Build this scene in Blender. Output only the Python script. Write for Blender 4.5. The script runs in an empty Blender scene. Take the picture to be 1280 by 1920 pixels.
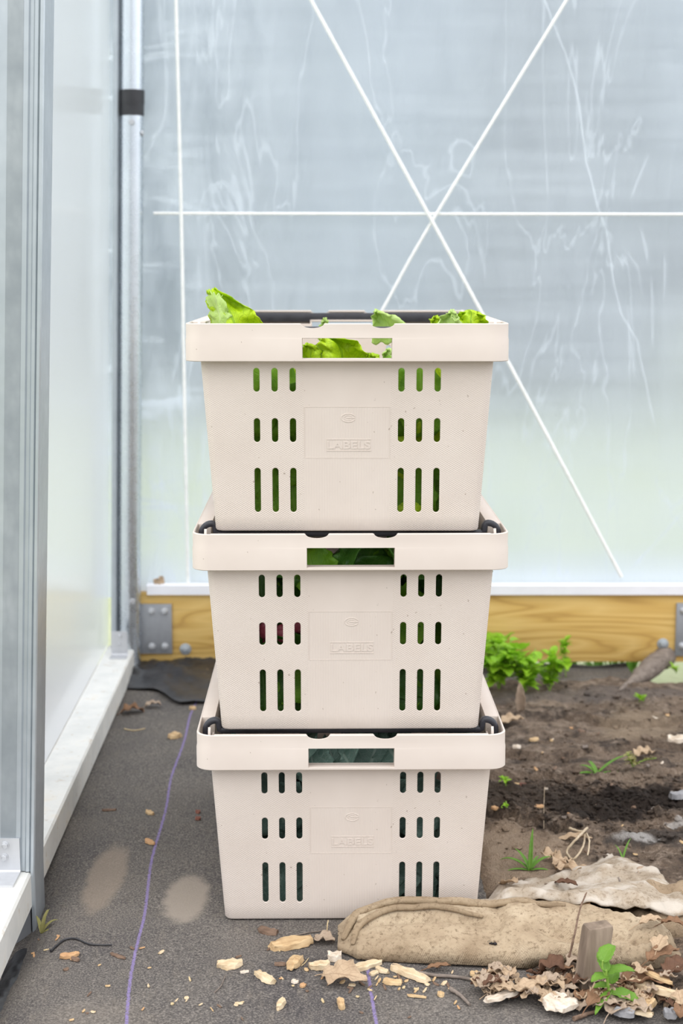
import bpy, bmesh, math, random
from mathutils import Vector, Matrix, noise as mnoise
R = math.radians
sc = bpy.context.scene
COL = sc.collection

# ------------------------------------------------------------------ camera, light, exposure
F_PX, PITCH, EYE = 2860.0, 0.1585, 0.853
cd = bpy.data.cameras.new('camera')
cam = bpy.data.objects.new('camera', cd)
COL.objects.link(cam)
cam.location = (0, 0, EYE)
cam.rotation_euler = (math.pi/2 - PITCH, 0, 0)
cd.sensor_fit = 'HORIZONTAL'
cd.sensor_width = 24.0
cd.lens = F_PX/1280*24.0
cd.clip_start = 0.05
cd.clip_end = 500
cd.dof.use_dof = True
cd.dof.focus_distance = 1.93
cd.dof.aperture_fstop = 5.6
sc.camera = cam

sc.view_settings.view_transform = 'Standard'
sc.view_settings.look = 'None'
sc.view_settings.gamma = 1.0
sc.view_settings.use_curve_mapping = False
sc.view_settings.exposure = 0.75
sc.cycles.max_bounces = 10
sc.cycles.transparent_max_bounces = 16
sc.cycles.transmission_bounces = 8

w = bpy.data.worlds.new('overcast'); sc.world = w; w.use_nodes = True
nt = w.node_tree; nt.nodes.clear()
out = nt.nodes.new('ShaderNodeOutputWorld')
bg = nt.nodes.new('ShaderNodeBackground')
tc = nt.nodes.new('ShaderNodeTexCoord')
sep = nt.nodes.new('ShaderNodeSeparateXYZ')
mr = nt.nodes.new('ShaderNodeMapRange'); mr.inputs[1].default_value = -1; mr.inputs[2].default_value = 1
cr = nt.nodes.new('ShaderNodeValToRGB')
e = cr.color_ramp.elements
e[0].position = 0.0; e[0].color = (0.20, 0.19, 0.17, 1)
e[1].position = 1.0; e[1].color = (1.50, 1.51, 1.55, 1)
x = e.new(0.48); x.color = (0.26, 0.25, 0.22, 1)
x = e.new(0.53); x.color = (0.86, 0.90, 0.97, 1)
nt.links.new(tc.outputs['Generated'], sep.inputs[0])
nt.links.new(sep.outputs['Z'], mr.inputs[0])
nt.links.new(mr.outputs[0], cr.inputs[0])
nt.links.new(cr.outputs[0], bg.inputs[0])
sq = nt.nodes.new('ShaderNodeMath'); sq.operation = 'MULTIPLY'
nt.links.new(sep.outputs['X'], sq.inputs[0]); nt.links.new(sep.outputs['X'], sq.inputs[1])
ma = nt.nodes.new('ShaderNodeMath'); ma.operation = 'MULTIPLY_ADD'
nt.links.new(sq.outputs[0], ma.inputs[0]); ma.inputs[1].default_value = 0.55; ma.inputs[2].default_value = 0.86
nt.links.new(ma.outputs[0], bg.inputs[1])
nt.links.new(bg.outputs[0], out.inputs[0])

sd = bpy.data.lights.new('sun', 'SUN'); sd.energy = 0.6; sd.angle = R(60); sd.color = (1.0, 0.97, 0.92)
sun = bpy.data.objects.new('sun', sd); COL.objects.link(sun)
sun.rotation_euler = (R(32), R(-16), 0)     # high, from behind the camera

# ------------------------------------------------------------------ helpers
def set_tag(o, label=None, cat=None, group=None, kind=None):
    if label: o['label'] = label
    if cat: o['category'] = cat
    if group: o['group'] = group
    if kind: o['kind'] = kind
    return o

def empty(name, loc=(0,0,0), rot=(0,0,0), label=None, cat=None, group=None):
    o = bpy.data.objects.new(name, None); COL.objects.link(o)
    o.empty_display_size = 0.02
    o.location = loc; o.rotation_euler = rot
    return set_tag(o, label, cat, group)

def finish(bm, angle=35):
    bm.normal_update()
    a = R(angle)
    for f in bm.faces: f.smooth = True
    for ed in bm.edges:
        if len(ed.link_faces) == 2:
            ed.smooth = ed.calc_face_angle(0) < a
        else:
            ed.smooth = True

def obj(name, bm, m, parent=None, angle=35, loc=None, rot=None, solid=0, recalc=False):
    if recalc: bmesh.ops.recalc_face_normals(bm, faces=bm.faces)
    finish(bm, angle)
    me = bpy.data.meshes.new(name); bm.to_mesh(me); bm.free()
    me.materials.append(m)
    o = bpy.data.objects.new(name, me); COL.objects.link(o)
    if parent: o.parent = parent
    if loc: o.location = loc
    if rot: o.rotation_euler = rot
    if solid:
        sm = o.modifiers.new('thick', 'SOLIDIFY'); sm.thickness = solid; sm.offset = 0
    return o

def copy_tree(o, parent=None):
    c = o.copy(); COL.objects.link(c)
    if parent: c.parent = parent
    for ch in [k for k in o.children]:
        copy_tree(ch, c)
    return c

def fn(x, y, z=0.0, s=1.0):
    return mnoise.noise(Vector((x*s, y*s, z*s)))
def fbm(x, y, s, octv=4, z=0.0):
    v = 0; a = 1; t = 0
    for i in range(octv):
        v += a*mnoise.noise(Vector((x*s, y*s, z + 7.3*i))); t += a; a *= .5; s *= 2.03
    return v/t
def sstep(a, b, x):
    t = min(1, max(0, (x-a)/(b-a))); return t*t*(3-2*t)
def lerp(a, b, t): return a+(b-a)*t

_c, _s = math.cos(PITCH), math.sin(PITCH)
def ray(px, py):
    u = (px-640)/F_PX; v = (py-960)/F_PX
    return Vector((u, _c-v*_s, -_s-v*_c))
def at_y(px, py, y):
    r = ray(px, py); return r*(y/r.y) + Vector((0,0,EYE))
def at_z(px, py, z=0.0):
    r = ray(px, py); return r*((z-EYE)/r.z) + Vector((0,0,EYE))

def add_box(bm, c, s, bev=0.0, rot=None, seg=2):
    m = Matrix.Translation(Vector(c)) @ ((rot.to_4x4() if rot else Matrix.Identity(4)) @ Matrix.Diagonal((s[0], s[1], s[2], 1)))
    t = bmesh.new()
    bmesh.ops.create_cube(t, size=1.0, matrix=m)
    if bev:
        bmesh.ops.bevel(t, geom=list(t.edges), offset=bev, segments=seg, affect='EDGES', profile=.5)
    merge(bm, t)
def merge(bm, t):
    me = bpy.data.meshes.new('tmp'); t.to_mesh(me); t.free(); bm.from_mesh(me); bpy.data.meshes.remove(me)
def add_cyl(bm, p0, p1, r0, r1=None, n=20, bev=0.0, caps=True):
    p0, p1 = Vector(p0), Vector(p1); r1 = r0 if r1 is None else r1
    d = p1-p0
    q = d.to_track_quat('Z', 'Y').to_matrix().to_4x4()
    t = bmesh.new()
    bmesh.ops.create_cone(t, cap_ends=caps, segments=n, radius1=r0, radius2=r1, depth=d.length, matrix=Matrix.Translation((p0+p1)/2) @ q)
    if bev:
        es = [ed for ed in t.edges if ed.calc_face_angle(0) > R(60)]
        bmesh.ops.bevel(t, geom=es, offset=bev, segments=2, affect='EDGES', profile=.5)
    merge(bm, t)
def add_tube(bm, pts, rad, n=8, caps=True, sq=None, up=Vector((0,0,1))):
    """sweep; sq=(w,h) gives a rounded rectangular section"""
    P = [Vector(p) for p in pts]; N = len(P)
    rr = rad if isinstance(rad, (list, tuple)) else [rad]*N
    rings = []; ref = Vector(up)
    for i in range(N):
        t = (P[min(i+1, N-1)] - P[max(i-1, 0)])
        t = t.normalized() if t.length > 1e-9 else Vector((1, 0, 0))
        a = ref - t*ref.dot(t)
        if a.length < 1e-3: a = t.orthogonal()
        a.normalize(); b = t.cross(a).normalized()
        if sq is None: ref = a
        ring = []
        for k in range(n):
            an = 2*math.pi*k/n
            if sq:
                ca, sa = math.cos(an), math.sin(an)
                kk = rr[i]/max(rr); px = math.copysign(abs(ca)**.45, ca)*sq[0]/2*kk; py = math.copysign(abs(sa)**.45, sa)*sq[1]/2*kk
                ring.append(bm.verts.new(P[i]+b*px+a*py))
            else:
                ring.append(bm.verts.new(P[i]+(b*math.cos(an)+a*math.sin(an))*rr[i]))
        rings.append(ring)
    for i in range(N-1):
        for k in range(n):
            bm.faces.new((rings[i][k], rings[i][(k+1) % n], rings[i+1][(k+1) % n], rings[i+1][k]))
    if caps:
        bm.faces.new(list(reversed(rings[0]))); bm.faces.new(rings[-1])
    return rings
def smooth_path(pts, k=8):
    P = [Vector(p) for p in pts]; o = []
    for i in range(len(P)-1):
        a, b, c, d = P[max(i-1,0)], P[i], P[i+1], P[min(i+2,len(P)-1)]
        for j in range(k):
            t = j/k
            o.append(0.5*((2*b)+(c-a)*t+(2*a-5*b+4*c-d)*t*t+(3*b-a-3*c+d)*t**3))
    o.append(P[-1]); return o
def rrect(hx, hy, r, n=6):
    o = []
    for cx, cy, a0 in ((hx-r, hy-r, 0), (-hx+r, hy-r, 90), (-hx+r, -hy+r, 180), (hx-r, -hy+r, 270)):
        for i in range(n+1):
            a = R(a0+90*i/n); o.append((cx+r*math.cos(a), cy+r*math.sin(a)))
    return o
def loft(bm, loops, closed=False, cap=True):
    L = [[bm.verts.new(p) for p in lp] for lp in loops]
    n = len(L[0]); N = len(L)
    for i in range(N if closed else N-1):
        a, b = L[i], L[(i+1) % N]
        for k in range(n):
            bm.faces.new((a[k], a[(k+1) % n], b[(k+1) % n], b[k]))
    if cap and not closed:
        bm.faces.new(list(reversed(L[0]))); bm.faces.new(L[-1])

def boolean(bm, cutter):
    """difference of two closed bmeshes -> bmesh"""
    obs = []
    for b in (bm, cutter):
        bmesh.ops.recalc_face_normals(b, faces=b.faces)
        me = bpy.data.meshes.new('t'); b.to_mesh(me); b.free()
        o = bpy.data.objects.new('t', me); COL.objects.link(o); obs.append(o)
    md = obs[0].modifiers.new('b', 'BOOLEAN'); md.object = obs[1]; md.operation = 'DIFFERENCE'; md.solver = 'EXACT'
    dg = bpy.context.evaluated_depsgraph_get(); dg.update()
    r = bmesh.new(); me = bpy.data.meshes.new_from_object(obs[0].evaluated_get(dg)); r.from_mesh(me)
    bpy.data.meshes.remove(me)
    for o in obs:
        me = o.data; bpy.data.objects.remove(o); bpy.data.meshes.remove(me)
    return r
def text_bm(s, size, ext, bold=0.0, squash=1.0):
    c = bpy.data.curves.new('t', 'FONT'); c.body = s; c.size = size; c.extrude = ext; c.align_x = 'CENTER'; c.offset = bold
    o = bpy.data.objects.new('t', c); COL.objects.link(o)
    dg = bpy.context.evaluated_depsgraph_get(); dg.update()
    me = bpy.data.meshes.new_from_object(o.evaluated_get(dg))
    b = bmesh.new(); b.from_mesh(me); bpy.data.meshes.remove(me)
    bpy.data.objects.remove(o); bpy.data.curves.remove(c)
    return b

# ------------------------------------------------------------------ materials
class NT:
    def __init__(s, name):
        s.m = bpy.data.materials.new(name); s.m.use_nodes = True
        s.t = s.m.node_tree; s.t.nodes.clear()
        s.out = s.t.nodes.new('ShaderNodeOutputMaterial')
        s.tc = s.t.nodes.new('ShaderNodeTexCoord')
    def n(s, typ, **kw):
        k = s.t.nodes.new('ShaderNode'+typ)
        for a, b in kw.items(): setattr(k, a, b)
        return k
    def put(s, sock, v):
        if v is None: return
        if hasattr(v, 'is_output'): s.t.links.new(v, sock)
        else:
            if isinstance(v, (tuple, list)) and len(v) == 3 and sock.type == 'RGBA': v = (*v, 1)
            sock.default_value = v
    def co(s, which='Object', scale=(1,1,1), loc=(0,0,0), rot=(0,0,0)):
        mp = s.n('Mapping'); s.t.links.new(s.tc.outputs[which], mp.inputs[0])
        mp.inputs['Scale'].default_value = scale; mp.inputs['Location'].default_value = loc; mp.inputs['Rotation'].default_value = rot
        return mp.outputs[0]
    def math(s, op, a, b=0.0, c=None, clamp=False):
        k = s.n('Math', operation=op); k.use_clamp = clamp
        s.put(k.inputs[0], a); s.put(k.inputs[1], b)
        if c is not None: s.put(k.inputs[2], c)
        return k.outputs[0]
    def noise(s, vec, scale, detail=4, rough=.55, dist=0):
        k = s.n('TexNoise'); s.put(k.inputs['Vector'], vec); k.inputs['Scale'].default_value = scale
        k.inputs['Detail'].default_value = detail; k.inputs['Roughness'].default_value = rough; k.inputs['Distortion'].default_value = dist
        return k.outputs['Fac']
    def ramp(s, fac, stops, interp='LINEAR'):
        k = s.n('ValToRGB'); s.put(k.inputs[0], fac); el = k.color_ramp.elements; k.color_ramp.interpolation = interp
        while len(el) > 1: el.remove(el[0])
        for i, (p, c) in enumerate(stops):
            q = el[0] if i == 0 else el.new(p)
            q.position = p; q.color = (*c, 1) if isinstance(c, (tuple, list)) else (c, c, c, 1)
        return k.outputs[0]
    def mix(s, f, a, b, mode='MIX'):
        k = s.n('Mix', data_type='RGBA', blend_type=mode); s.put(k.inputs[0], f); s.put(k.inputs[6], a); s.put(k.inputs[7], b)
        return k.outputs[2]
    def smooth(s, v, a, b):
        k = s.n('MapRange', interpolation_type='SMOOTHSTEP'); s.put(k.inputs[0], v); s.put(k.inputs[1], a); s.put(k.inputs[2], b)
        return k.outputs[0]
    def xyz(s, vec):
        k = s.n('SeparateXYZ'); s.put(k.inputs[0], vec); return k.outputs
    def bump(s, h, strength=.3, dist=.002, normal=None):
        k = s.n('Bump'); k.inputs['Strength'].default_value = strength; k.inputs['Distance'].default_value = dist
        s.put(k.inputs['Height'], h)
        if normal: s.put(k.inputs['Normal'], normal)
        return k.outputs[0]
    def bsdf(s, color, rough=.6, metal=0.0, bump=None, spec=.4, link=True, **kw):
        p = s.n('BsdfPrincipled')
        s.put(p.inputs['Base Color'], color); s.put(p.inputs['Roughness'], rough); s.put(p.inputs['Metallic'], metal)
        p.inputs['Specular IOR Level'].default_value = spec
        if bump is not None: s.put(p.inputs['Normal'], bump)
        for k, v in kw.items(): s.put(p.inputs[k.replace('_', ' ')], v)
        if link: s.t.links.new(p.outputs[0], s.out.inputs[0])
        return p.outputs[0]
    def mixs(s, f, a, b):
        k = s.n('MixShader'); s.put(k.inputs[0], f); s.t.links.new(a, k.inputs[1]); s.t.links.new(b, k.inputs[2]); return k.outputs[0]
    def end(s, sh):
        s.t.links.new(sh, s.out.inputs[0]); return s.m

def pmat(name, stops, scale=20, stretch=(1,1,1), rough=.7, bump=.3, bdist=.001, bscale=None, detail=5, spec=.3, metal=0.0, dist=0):
    t = NT(name); v = t.co('Object', stretch)
    f = t.noise(v, scale, detail, .6, dist)
    c = t.ramp(f, stops)
    b = t.bump(t.noise(v, bscale or scale*4, 3), bump, bdist)
    t.bsdf(c, rough, metal, b, spec)
    return t.m

M = {}
# crate plastic: body with pimpled texture and the fluted label panel, smooth rim
def crate_mat(name, textured):
    t = NT(name); v = t.co('Object'); X, Y, Z = t.xyz(v)
    f = t.noise(v, 14, 3)
    base = t.ramp(f, [(.3, (.625,.543,.480)), (.7, (.665,.585,.522))])
    sp = t.noise(v, 160, 2)                       # few dirt specks
    speck = t.smooth(sp, .735, .76)
    blot = t.smooth(t.noise(v, 9, 2), .62, .75)
    col = t.mix(t.math('MULTIPLY', speck, .55), base, (.20,.14,.10))
    col = t.mix(t.math('MULTIPLY', blot, .15), col, (.60,.46,.33))
    fine = t.noise(t.co('Object', (60, 60, 3)), 1.0, 3)
    if textured:
        ax = t.math('ABSOLUTE', X)
        panel = t.math('SUBTRACT', 1.0, t.smooth(ax, .054, .0545))
        band = t.math('SUBTRACT', 1.0, t.smooth(Z, .158, .1585))
        pimple = t.math('MULTIPLY', t.math('MULTIPLY', t.math('SINE', t.math('MULTIPLY', X, 1461.0)), t.math('SINE', t.math('MULTIPLY', Z, 2327.0))), .40)
        wv = t.math('SINE', t.math('MULTIPLY', X, 1900.0))
        flute = t.math('MULTIPLY', t.math('MULTIPLY', wv, .30), band)
        inner = t.math('MULTIPLY', panel, flute)
        outer = t.math('MULTIPLY', t.math('SUBTRACT', 1.0, panel), pimple)
        h = t.math('ADD', t.math('ADD', inner, outer), t.math('MULTIPLY', fine, .25))
        b = t.bump(h, .50, .0006)
    else:
        b = t.bump(fine, .12, .0008)
    t.bsdf(col, .48, 0, b, .35, Subsurface_Weight=0.0)
    return t.m
M['crate_body'] = crate_mat('crate_body_plastic', True)
M['crate_rim'] = crate_mat('crate_rim_plastic', False)
M['emboss'] = crate_mat('crate_emboss_plastic', False)
M['arm'] = pmat('black_arm_plastic', [(.3, (.020,.020,.026)), (.7, (.034,.034,.042))], 60, rough=.42, bump=.15, spec=.5)

# weed fabric with its purple woven stripes, dust and worn pale patches
t = NT('weed_fabric'); v = t.co('Object'); X, Y, Z = t.xyz(v)
wx = t.math('SINE', t.math('MULTIPLY', X, 2600.0)); wy = t.math('SINE', t.math('MULTIPLY', Y, 2100.0))
weave = t.math('MULTIPLY', wx, wy)
n1 = t.noise(v, 5, 5); n2 = t.noise(v, 420, 3, .7); n3 = t.noise(t.co('Object', (3, 1, 1)), 22, 5, .65)
col = t.ramp(n1, [(.30, (.070,.064,.064)), (.52, (.116,.104,.094)), (.72, (.150,.132,.116))])
col = t.mix(t.smooth(n3, .5, .75), col, (.140,.122,.104))
col = t.mix(t.math('MULTIPLY', t.smooth(n2, .50, .66), .75), col, (.27,.24,.21))
col = t.mix(t.math('MULTIPLY', t.smooth(n2, .5, .34), .75), col, (.030,.028,.029))
front = t.math('MULTIPLY', t.smooth(Y, 2.05, 1.66), .05)
col = t.mix(t.math('MULTIPLY', front, t.noise(v, 30, 4)), col, (.24,.20,.165))
def patch(cx, cy, rx, ry, amt, c):
    global col
    dx = t.math('DIVIDE', t.math('SUBTRACT', X, cx), rx); dy = t.math('DIVIDE', t.math('SUBTRACT', Y, cy), ry)
    d = t.math('SQRT', t.math('ADD', t.math('MULTIPLY', dx, dx), t.math('MULTIPLY', dy, dy)))
    d = t.math('ADD', d, t.math('MULTIPLY', t.math('SUBTRACT', t.noise(v, 40, 3), .5), .5))
    col = t.mix(t.math('MULTIPLY', t.smooth(d, 1.1, .7), amt), col, c)
patch(-.335, 2.06, .030, .125, .62, (.28,.225,.175))
patch(-.213, 1.985, .033, .085, .85, (.30,.255,.21))
patch(-.28, 1.60, .09, .10, .12, (.24,.20,.16))
# purple stripes: x = centre + slow drift with y
def stripe(x0, a, b, ylim=9):
    global col
    yy = t.math('SUBTRACT', Y, 1.63)
    drift = t.math('ADD', t.math('MULTIPLY', yy, a), t.math('MULTIPLY', t.math('MULTIPLY', yy, yy), b))
    cx = t.math('ADD', t.math('ADD', drift, x0), t.math('MULTIPLY', t.math('SINE', t.math('MULTIPLY', Y, 17.0)), .0022))
    cx = t.math('ADD', cx, t.math('MULTIPLY', t.math('SUBTRACT', t.noise(t.co('Object', (0, 1, 0)), 90, 2), .5), .0035))
    d = t.math('ABSOLUTE', t.math('SUBTRACT', X, cx))
    mk = t.math('MULTIPLY', t.smooth(d, .0028, .0010), t.smooth(t.noise(v, 500, 2), .30, .50))
    col = t.mix(t.math('MULTIPLY', mk, .70), col, (.25,.19,.43))
stripe(-.247, -.072, .030); stripe(.039, -.03, .0)
b = t.bump(t.math('ADD', t.math('MULTIPLY', weave, .35), t.math('MULTIPLY', n2, 2.0)), .55, .0012)
t.bsdf(col, .85, 0, b, .2); M['fabric'] = t.m

# soil
t = NT('bare_soil'); v = t.co('Object'); X, Y, Z = t.xyz(v)
n1 = t.noise(v, 7, 6, .62); n2 = t.noise(v, 48, 6, .7); n3 = t.noise(t.co('Object', (1, 2.2, 1)), 11, 5, .6)
col = t.ramp(n1, [(.30, (.105,.075,.055)), (.5, (.190,.138,.100)), (.70, (.30,.225,.165))])
col = t.mix(t.smooth(n3, .48, .66), col, (.095,.074,.060))
col = t.mix(t.math('MULTIPLY', t.smooth(n2, .50, .66), .75), col, (.36,.28,.215))
col = t.mix(t.math('MULTIPLY', t.smooth(n2, .48, .34), .8), col, (.055,.042,.034))
def band(cx, cy, rx, ry, slope, amt, c, nz=.9, ns=14):
    global col
    dx = t.math('DIVIDE', t.math('SUBTRACT', X, cx), rx)
    yy = t.math('SUBTRACT', Y, t.math('ADD', t.math('MULTIPLY', t.math('SUBTRACT', X, cx), slope), cy))
    dy = t.math('DIVIDE', yy, ry)
    d = t.math('SQRT', t.math('ADD', t.math('MULTIPLY', dx, dx), t.math('MULTIPLY', dy, dy)))
    d = t.math('ADD', d, t.math('MULTIPLY', t.math('SUBTRACT', t.noise(v, ns, 5, .65), .5), nz*2))
    col = t.mix(t.math('MULTIPLY', t.smooth(d, 1.1, .6), amt), col, c)
band(.46, 2.33, .20, .085, .35, .92, (.026,.020,.017), 1.5, 20)
band(.28, 2.36, .14, .10, -.1, .75, (.055,.042,.033), 1.4, 22)
band(.48, 2.18, .09, .030, .3, .7, (.05,.045,.042))
band(.235, 2.11, .13, .13, .1, .80, (.36,.27,.19), .6, 16)
band(.56, 2.75, .10, .10, .3, .6, (.36,.27,.185), .9, 14)
band(.44, 2.175, .035, .018, -.2, .75, (.50,.47,.44), .6, 40)
band(.52, 2.24, .03, .014, .2, .7, (.52,.49,.46), .6, 50)
band(.52, 2.95, .30, .05, .10, .6, (.17,.145,.13), .8)
vo = t.n('TexVoronoi'); t.put(vo.inputs['Vector'], v); vo.inputs['Scale'].default_value = 190
hb = t.math('ADD', t.math('MULTIPLY', n2, 1.4), t.math('ADD', t.math('MULTIPLY', vo.outputs['Distance'], .5), t.noise(v, 500, 3)))
t.bsdf(col, .93, 0, t.bump(hb, 1.0, .006), .15); M['soil'] = t.m

# burlap
def burlap(name, stops, pale=None):
    t = NT(name); v = t.co('Object')
    uv = t.n('UVMap'); U, V, W_ = t.xyz(uv.outputs[0])
    wv = t.math('MULTIPLY', t.math('SINE', t.math('MULTIPLY', U, 3400.0)), t.math('SINE', t.math('MULTIPLY', V, 3400.0)))
    n1 = t.noise(v, 13, 5, .6); n2 = t.noise(v, 190, 4, .7)
    c = t.ramp(n1, stops); n3 = t.noise(v, 75, 4, .7); c = t.mix(t.math('MULTIPLY', t.smooth(n3, .50, .68), .5), c, (.23,.165,.105))
    c = t.mix(t.math('MULTIPLY', t.smooth(n2, .50, .70), .8), c, (.17,.12,.075))
    c = t.mix(t.math('MULTIPLY', t.smooth(wv, .1, -.9), .18), c, (.20,.145,.09))
    if pale: c = t.mix(t.smooth(t.noise(v, 22, 5), .42, .60), c, pale)
    t.bsdf(c, .95, 0, t.bump(t.math('ADD', t.math('MULTIPLY', wv, .18), t.math('MULTIPLY', n2, 1.8)), .8, .0014), .1)
    return t.m
M['burlap'] = burlap('burlap_weave', [(.30, (.27,.195,.125)), (.5, (.42,.325,.22)), (.7, (.53,.43,.305))])
M['hem'] = burlap('burlap_hem', [(.30, (.21,.15,.095)), (.55, (.34,.255,.165)), (.75, (.46,.36,.245))])
M['burlap_pale'] = burlap('burlap_weathered', [(.3, (.34,.275,.205)), (.7, (.46,.385,.30))], (.53,.47,.40))
M['burlap_dark'] = burlap('burlap_soiled', [(.3, (.22,.16,.105)), (.7, (.40,.30,.20))])

def wood(name, a, b_, c, scale=6, st=(1,1,1), rough=.7, bump=.25, ax='X'):
    t = NT(name); v = t.co('Object', st)
    n = t.noise(v, 2.2, 3, .5)
    wv = t.n('TexWave', wave_type='RINGS', rings_direction='Z' if ax == 'X' else ax); t.put(wv.inputs['Vector'], v)
    wv.inputs['Scale'].default_value = scale; wv.inputs['Distortion'].default_value = 3.5; wv.inputs['Detail'].default_value = 3; wv.inputs['Detail Scale'].default_value = 1.2
    col = t.ramp(wv.outputs['Fac'], [(.1, a), (.55, b_), (.9, c)])
    col = t.mix(.45, col, t.ramp(n, [(.3, a), (.7, c)]))
    t.bsdf(col, rough, 0, t.bump(t.noise(v, 30, 3), bump, .001), .25)
    return t.m
# board: long flowing grain along X
t = NT('pine_board'); v = t.co('Object', (1.1, 1, 9))
nn = t.noise(v, 1.6, 2, .45, .3)
rings = t.math('FRACT', t.math('MULTIPLY', nn, 9.0))
tri = t.math('ABSOLUTE', t.math('SUBTRACT', t.math('MULTIPLY', rings, 2.0), 1.0))
c = t.ramp(tri, [(0.0, (.44,.255,.065)), (.30, (.59,.37,.105)), (1.0, (.70,.48,.17))])
c = t.mix(.22, c, t.ramp(t.noise(v, 1.1, 3), [(.3, (.59,.37,.105)), (.7, (.70,.48,.175))]))
fine = t.noise(t.co('Object', (4, 4, 260)), 1.0, 3)
c = t.mix(t.math('MULTIPLY', t.smooth(fine, .5, .75), .22), c, (.36,.20,.06))
t.bsdf(c, .62, 0, t.bump(fine, .2, .0006), .25); M['board'] = t.m
M['stake'] = pmat('weathered_stake', [(.25, (.085,.062,.046)), (.5, (.20,.150,.110)), (.75, (.34,.265,.200))], 10, (5, 5, .55), .85, .6, .001, 30)
CH = {}
CH['pale'] = pmat('pale_chip', [(.3, (.36,.25,.14)), (.5, (.58,.45,.29)), (.75, (.72,.60,.43))], 40, (1, 3, 3), .8, .4, .001)
CH['tan'] = pmat('tan_chip', [(.3, (.30,.18,.085)), (.5, (.50,.345,.185)), (.75, (.63,.47,.28))], 40, (1, 3, 3), .8, .4, .001)
CH['orange'] = pmat('orange_chip', [(.3, (.36,.19,.09)), (.7, (.56,.35,.18))], 40, (1, 3, 3), .8, .4, .001)
CH['bark'] = pmat('bark', [(.3, (.10,.062,.042)), (.6, (.20,.13,.09)), (.8, (.32,.23,.17))], 50, (1, 3, 3), .9, .6, .001)
CH['twig'] = pmat('grey_twig', [(.3, (.12,.095,.08)), (.6, (.22,.18,.15)), (.8, (.34,.29,.25))], 50, (1, 3, 3), .9, .5, .001)
CH['white'] = pmat('whitish_wood', [(.3, (.36,.27,.19)), (.5, (.60,.51,.41)), (.8, (.76,.69,.60))], 45, (1, 3, 3), .85, .5, .001)
CH['stone'] = pmat('grey_stone', [(.3, (.17,.17,.18)), (.7, (.32,.31,.31))], 60, rough=.8)
CH['straw'] = pmat('straw', [(.3, (.42,.31,.16)), (.7, (.62,.50,.31))], 60, rough=.8)
CH['red'] = pmat('red_bud', [(.3, (.14,.05,.035)), (.7, (.24,.10,.07))], 60, rough=.8)

def leafmat(name, base, dark, vein, veinw=.35, trans=.35, rough=.45, freq=26.0, spec=.35, back=None, blot=None):
    t = NT(name); uv = t.n('UVMap'); U, V, _ = t.xyz(uv.outputs[0]); v = t.co('Object')
    av = t.math('ABSOLUTE', t.math('SUBTRACT', V, .5))
    mid = t.smooth(av, .035, .012)
    wob = t.math('MULTIPLY', t.noise(v, 60, 3), .12)
    ph = t.math('MULTIPLY', t.math('ADD', t.math('SUBTRACT', U, t.math('MULTIPLY', av, .75)), wob), freq)
    side = t.smooth(t.math('ABSOLUTE', t.math('SINE', ph)), .16, .02)
    vo = t.n('TexVoronoi', feature='DISTANCE_TO_EDGE'); t.put(vo.inputs['Vector'], v); vo.inputs['Scale'].default_value = 95
    net = t.math('MULTIPLY', t.smooth(vo.outputs['Distance'], .06, .0), .45)
    veins = t.math('MAXIMUM', mid, t.math('MAXIMUM', t.math('MULTIPLY', side, .8), net))
    c = t.mix(t.smooth(t.noise(v, 25, 4), .3, .7), base, dark)
    if blot: c = t.mix(t.smooth(t.noise(v, 35, 4), .55, .68), c, blot)
    c = t.mix(t.math('MULTIPLY', veins, veinw), c, vein)
    h = t.math('ADD', t.math('MULTIPLY', veins, -.6), t.noise(v, 140, 3))
    bp = t.bump(h, .5, .0015)
    p = t.bsdf(c, rough, 0, bp, spec, link=False)
    if trans:
        tr = t.n('BsdfTranslucent'); t.put(tr.inputs[0], t.mix(.0, c, c)); t.put(tr.inputs['Normal'], bp)
        return t.end(t.mixs(trans, p, tr.outputs[0]))
    return t.end(p)
M['lettuce'] = leafmat('bright_lettuce', (.54,.72,.014), (.42,.64,.012), (.14,.32,.01), .55, .28)
M['lettuce_pale'] = leafmat('pale_lettuce', (.50,.70,.15), (.60,.76,.30), (.70,.82,.42), .4, .30)
M['lettuce_deep'] = leafmat('deep_lettuce', (.22,.44,.018), (.10,.27,.012), (.24,.42,.06), .5, .28)
M['spinach'] = leafmat('dark_greens', (.075,.21,.022), (.035,.115,.014), (.14,.28,.05), .5, .25, .35)
M['kale'] = leafmat('blue_green_kale', (.175,.275,.225), (.100,.180,.145), (.36,.46,.39), .6, .2, .5, 18)
M['weed'] = leafmat('weed_leaf', (.38,.64,.035), (.24,.50,.025), (.44,.68,.08), .4, .4)
M['seedling'] = leafmat('seedling_leaf', (.25,.46,.06), (.18,.37,.045), (.36,.55,.14), .4, .45)
M['grassblade'] = leafmat('grass_blade', (.20,.40,.06), (.13,.29,.04), (.28,.46,.12), .4, .35)
M['moss'] = leafmat('yellowed_weed', (.36,.33,.12), (.25,.24,.08), (.42,.38,.2), .3, .3)
M['dry'] = leafmat('dry_leaf_brown', (.30,.175,.100), (.20,.110,.065), (.15,.085,.05), .5, .15, .75, 16, .15)
M['dry_tan'] = leafmat('dry_leaf_tan', (.56,.42,.285), (.44,.315,.205), (.28,.18,.11), .5, .15, .75, 16, .15)
M['dry_pink'] = leafmat('dry_leaf_greyish', (.46,.36,.27), (.35,.26,.19), (.26,.19,.13), .5, .1, .75, 16, .15)
M['dry_dark'] = leafmat('dry_leaf_dark', (.17,.090,.055), (.10,.055,.038), (.09,.05,.03), .5, .1, .75, 16, .15)
M['stem'] = pmat('green_stem', [(.3, (.20,.34,.05)), (.7, (.30,.44,.09))], 40, rough=.5)
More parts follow.
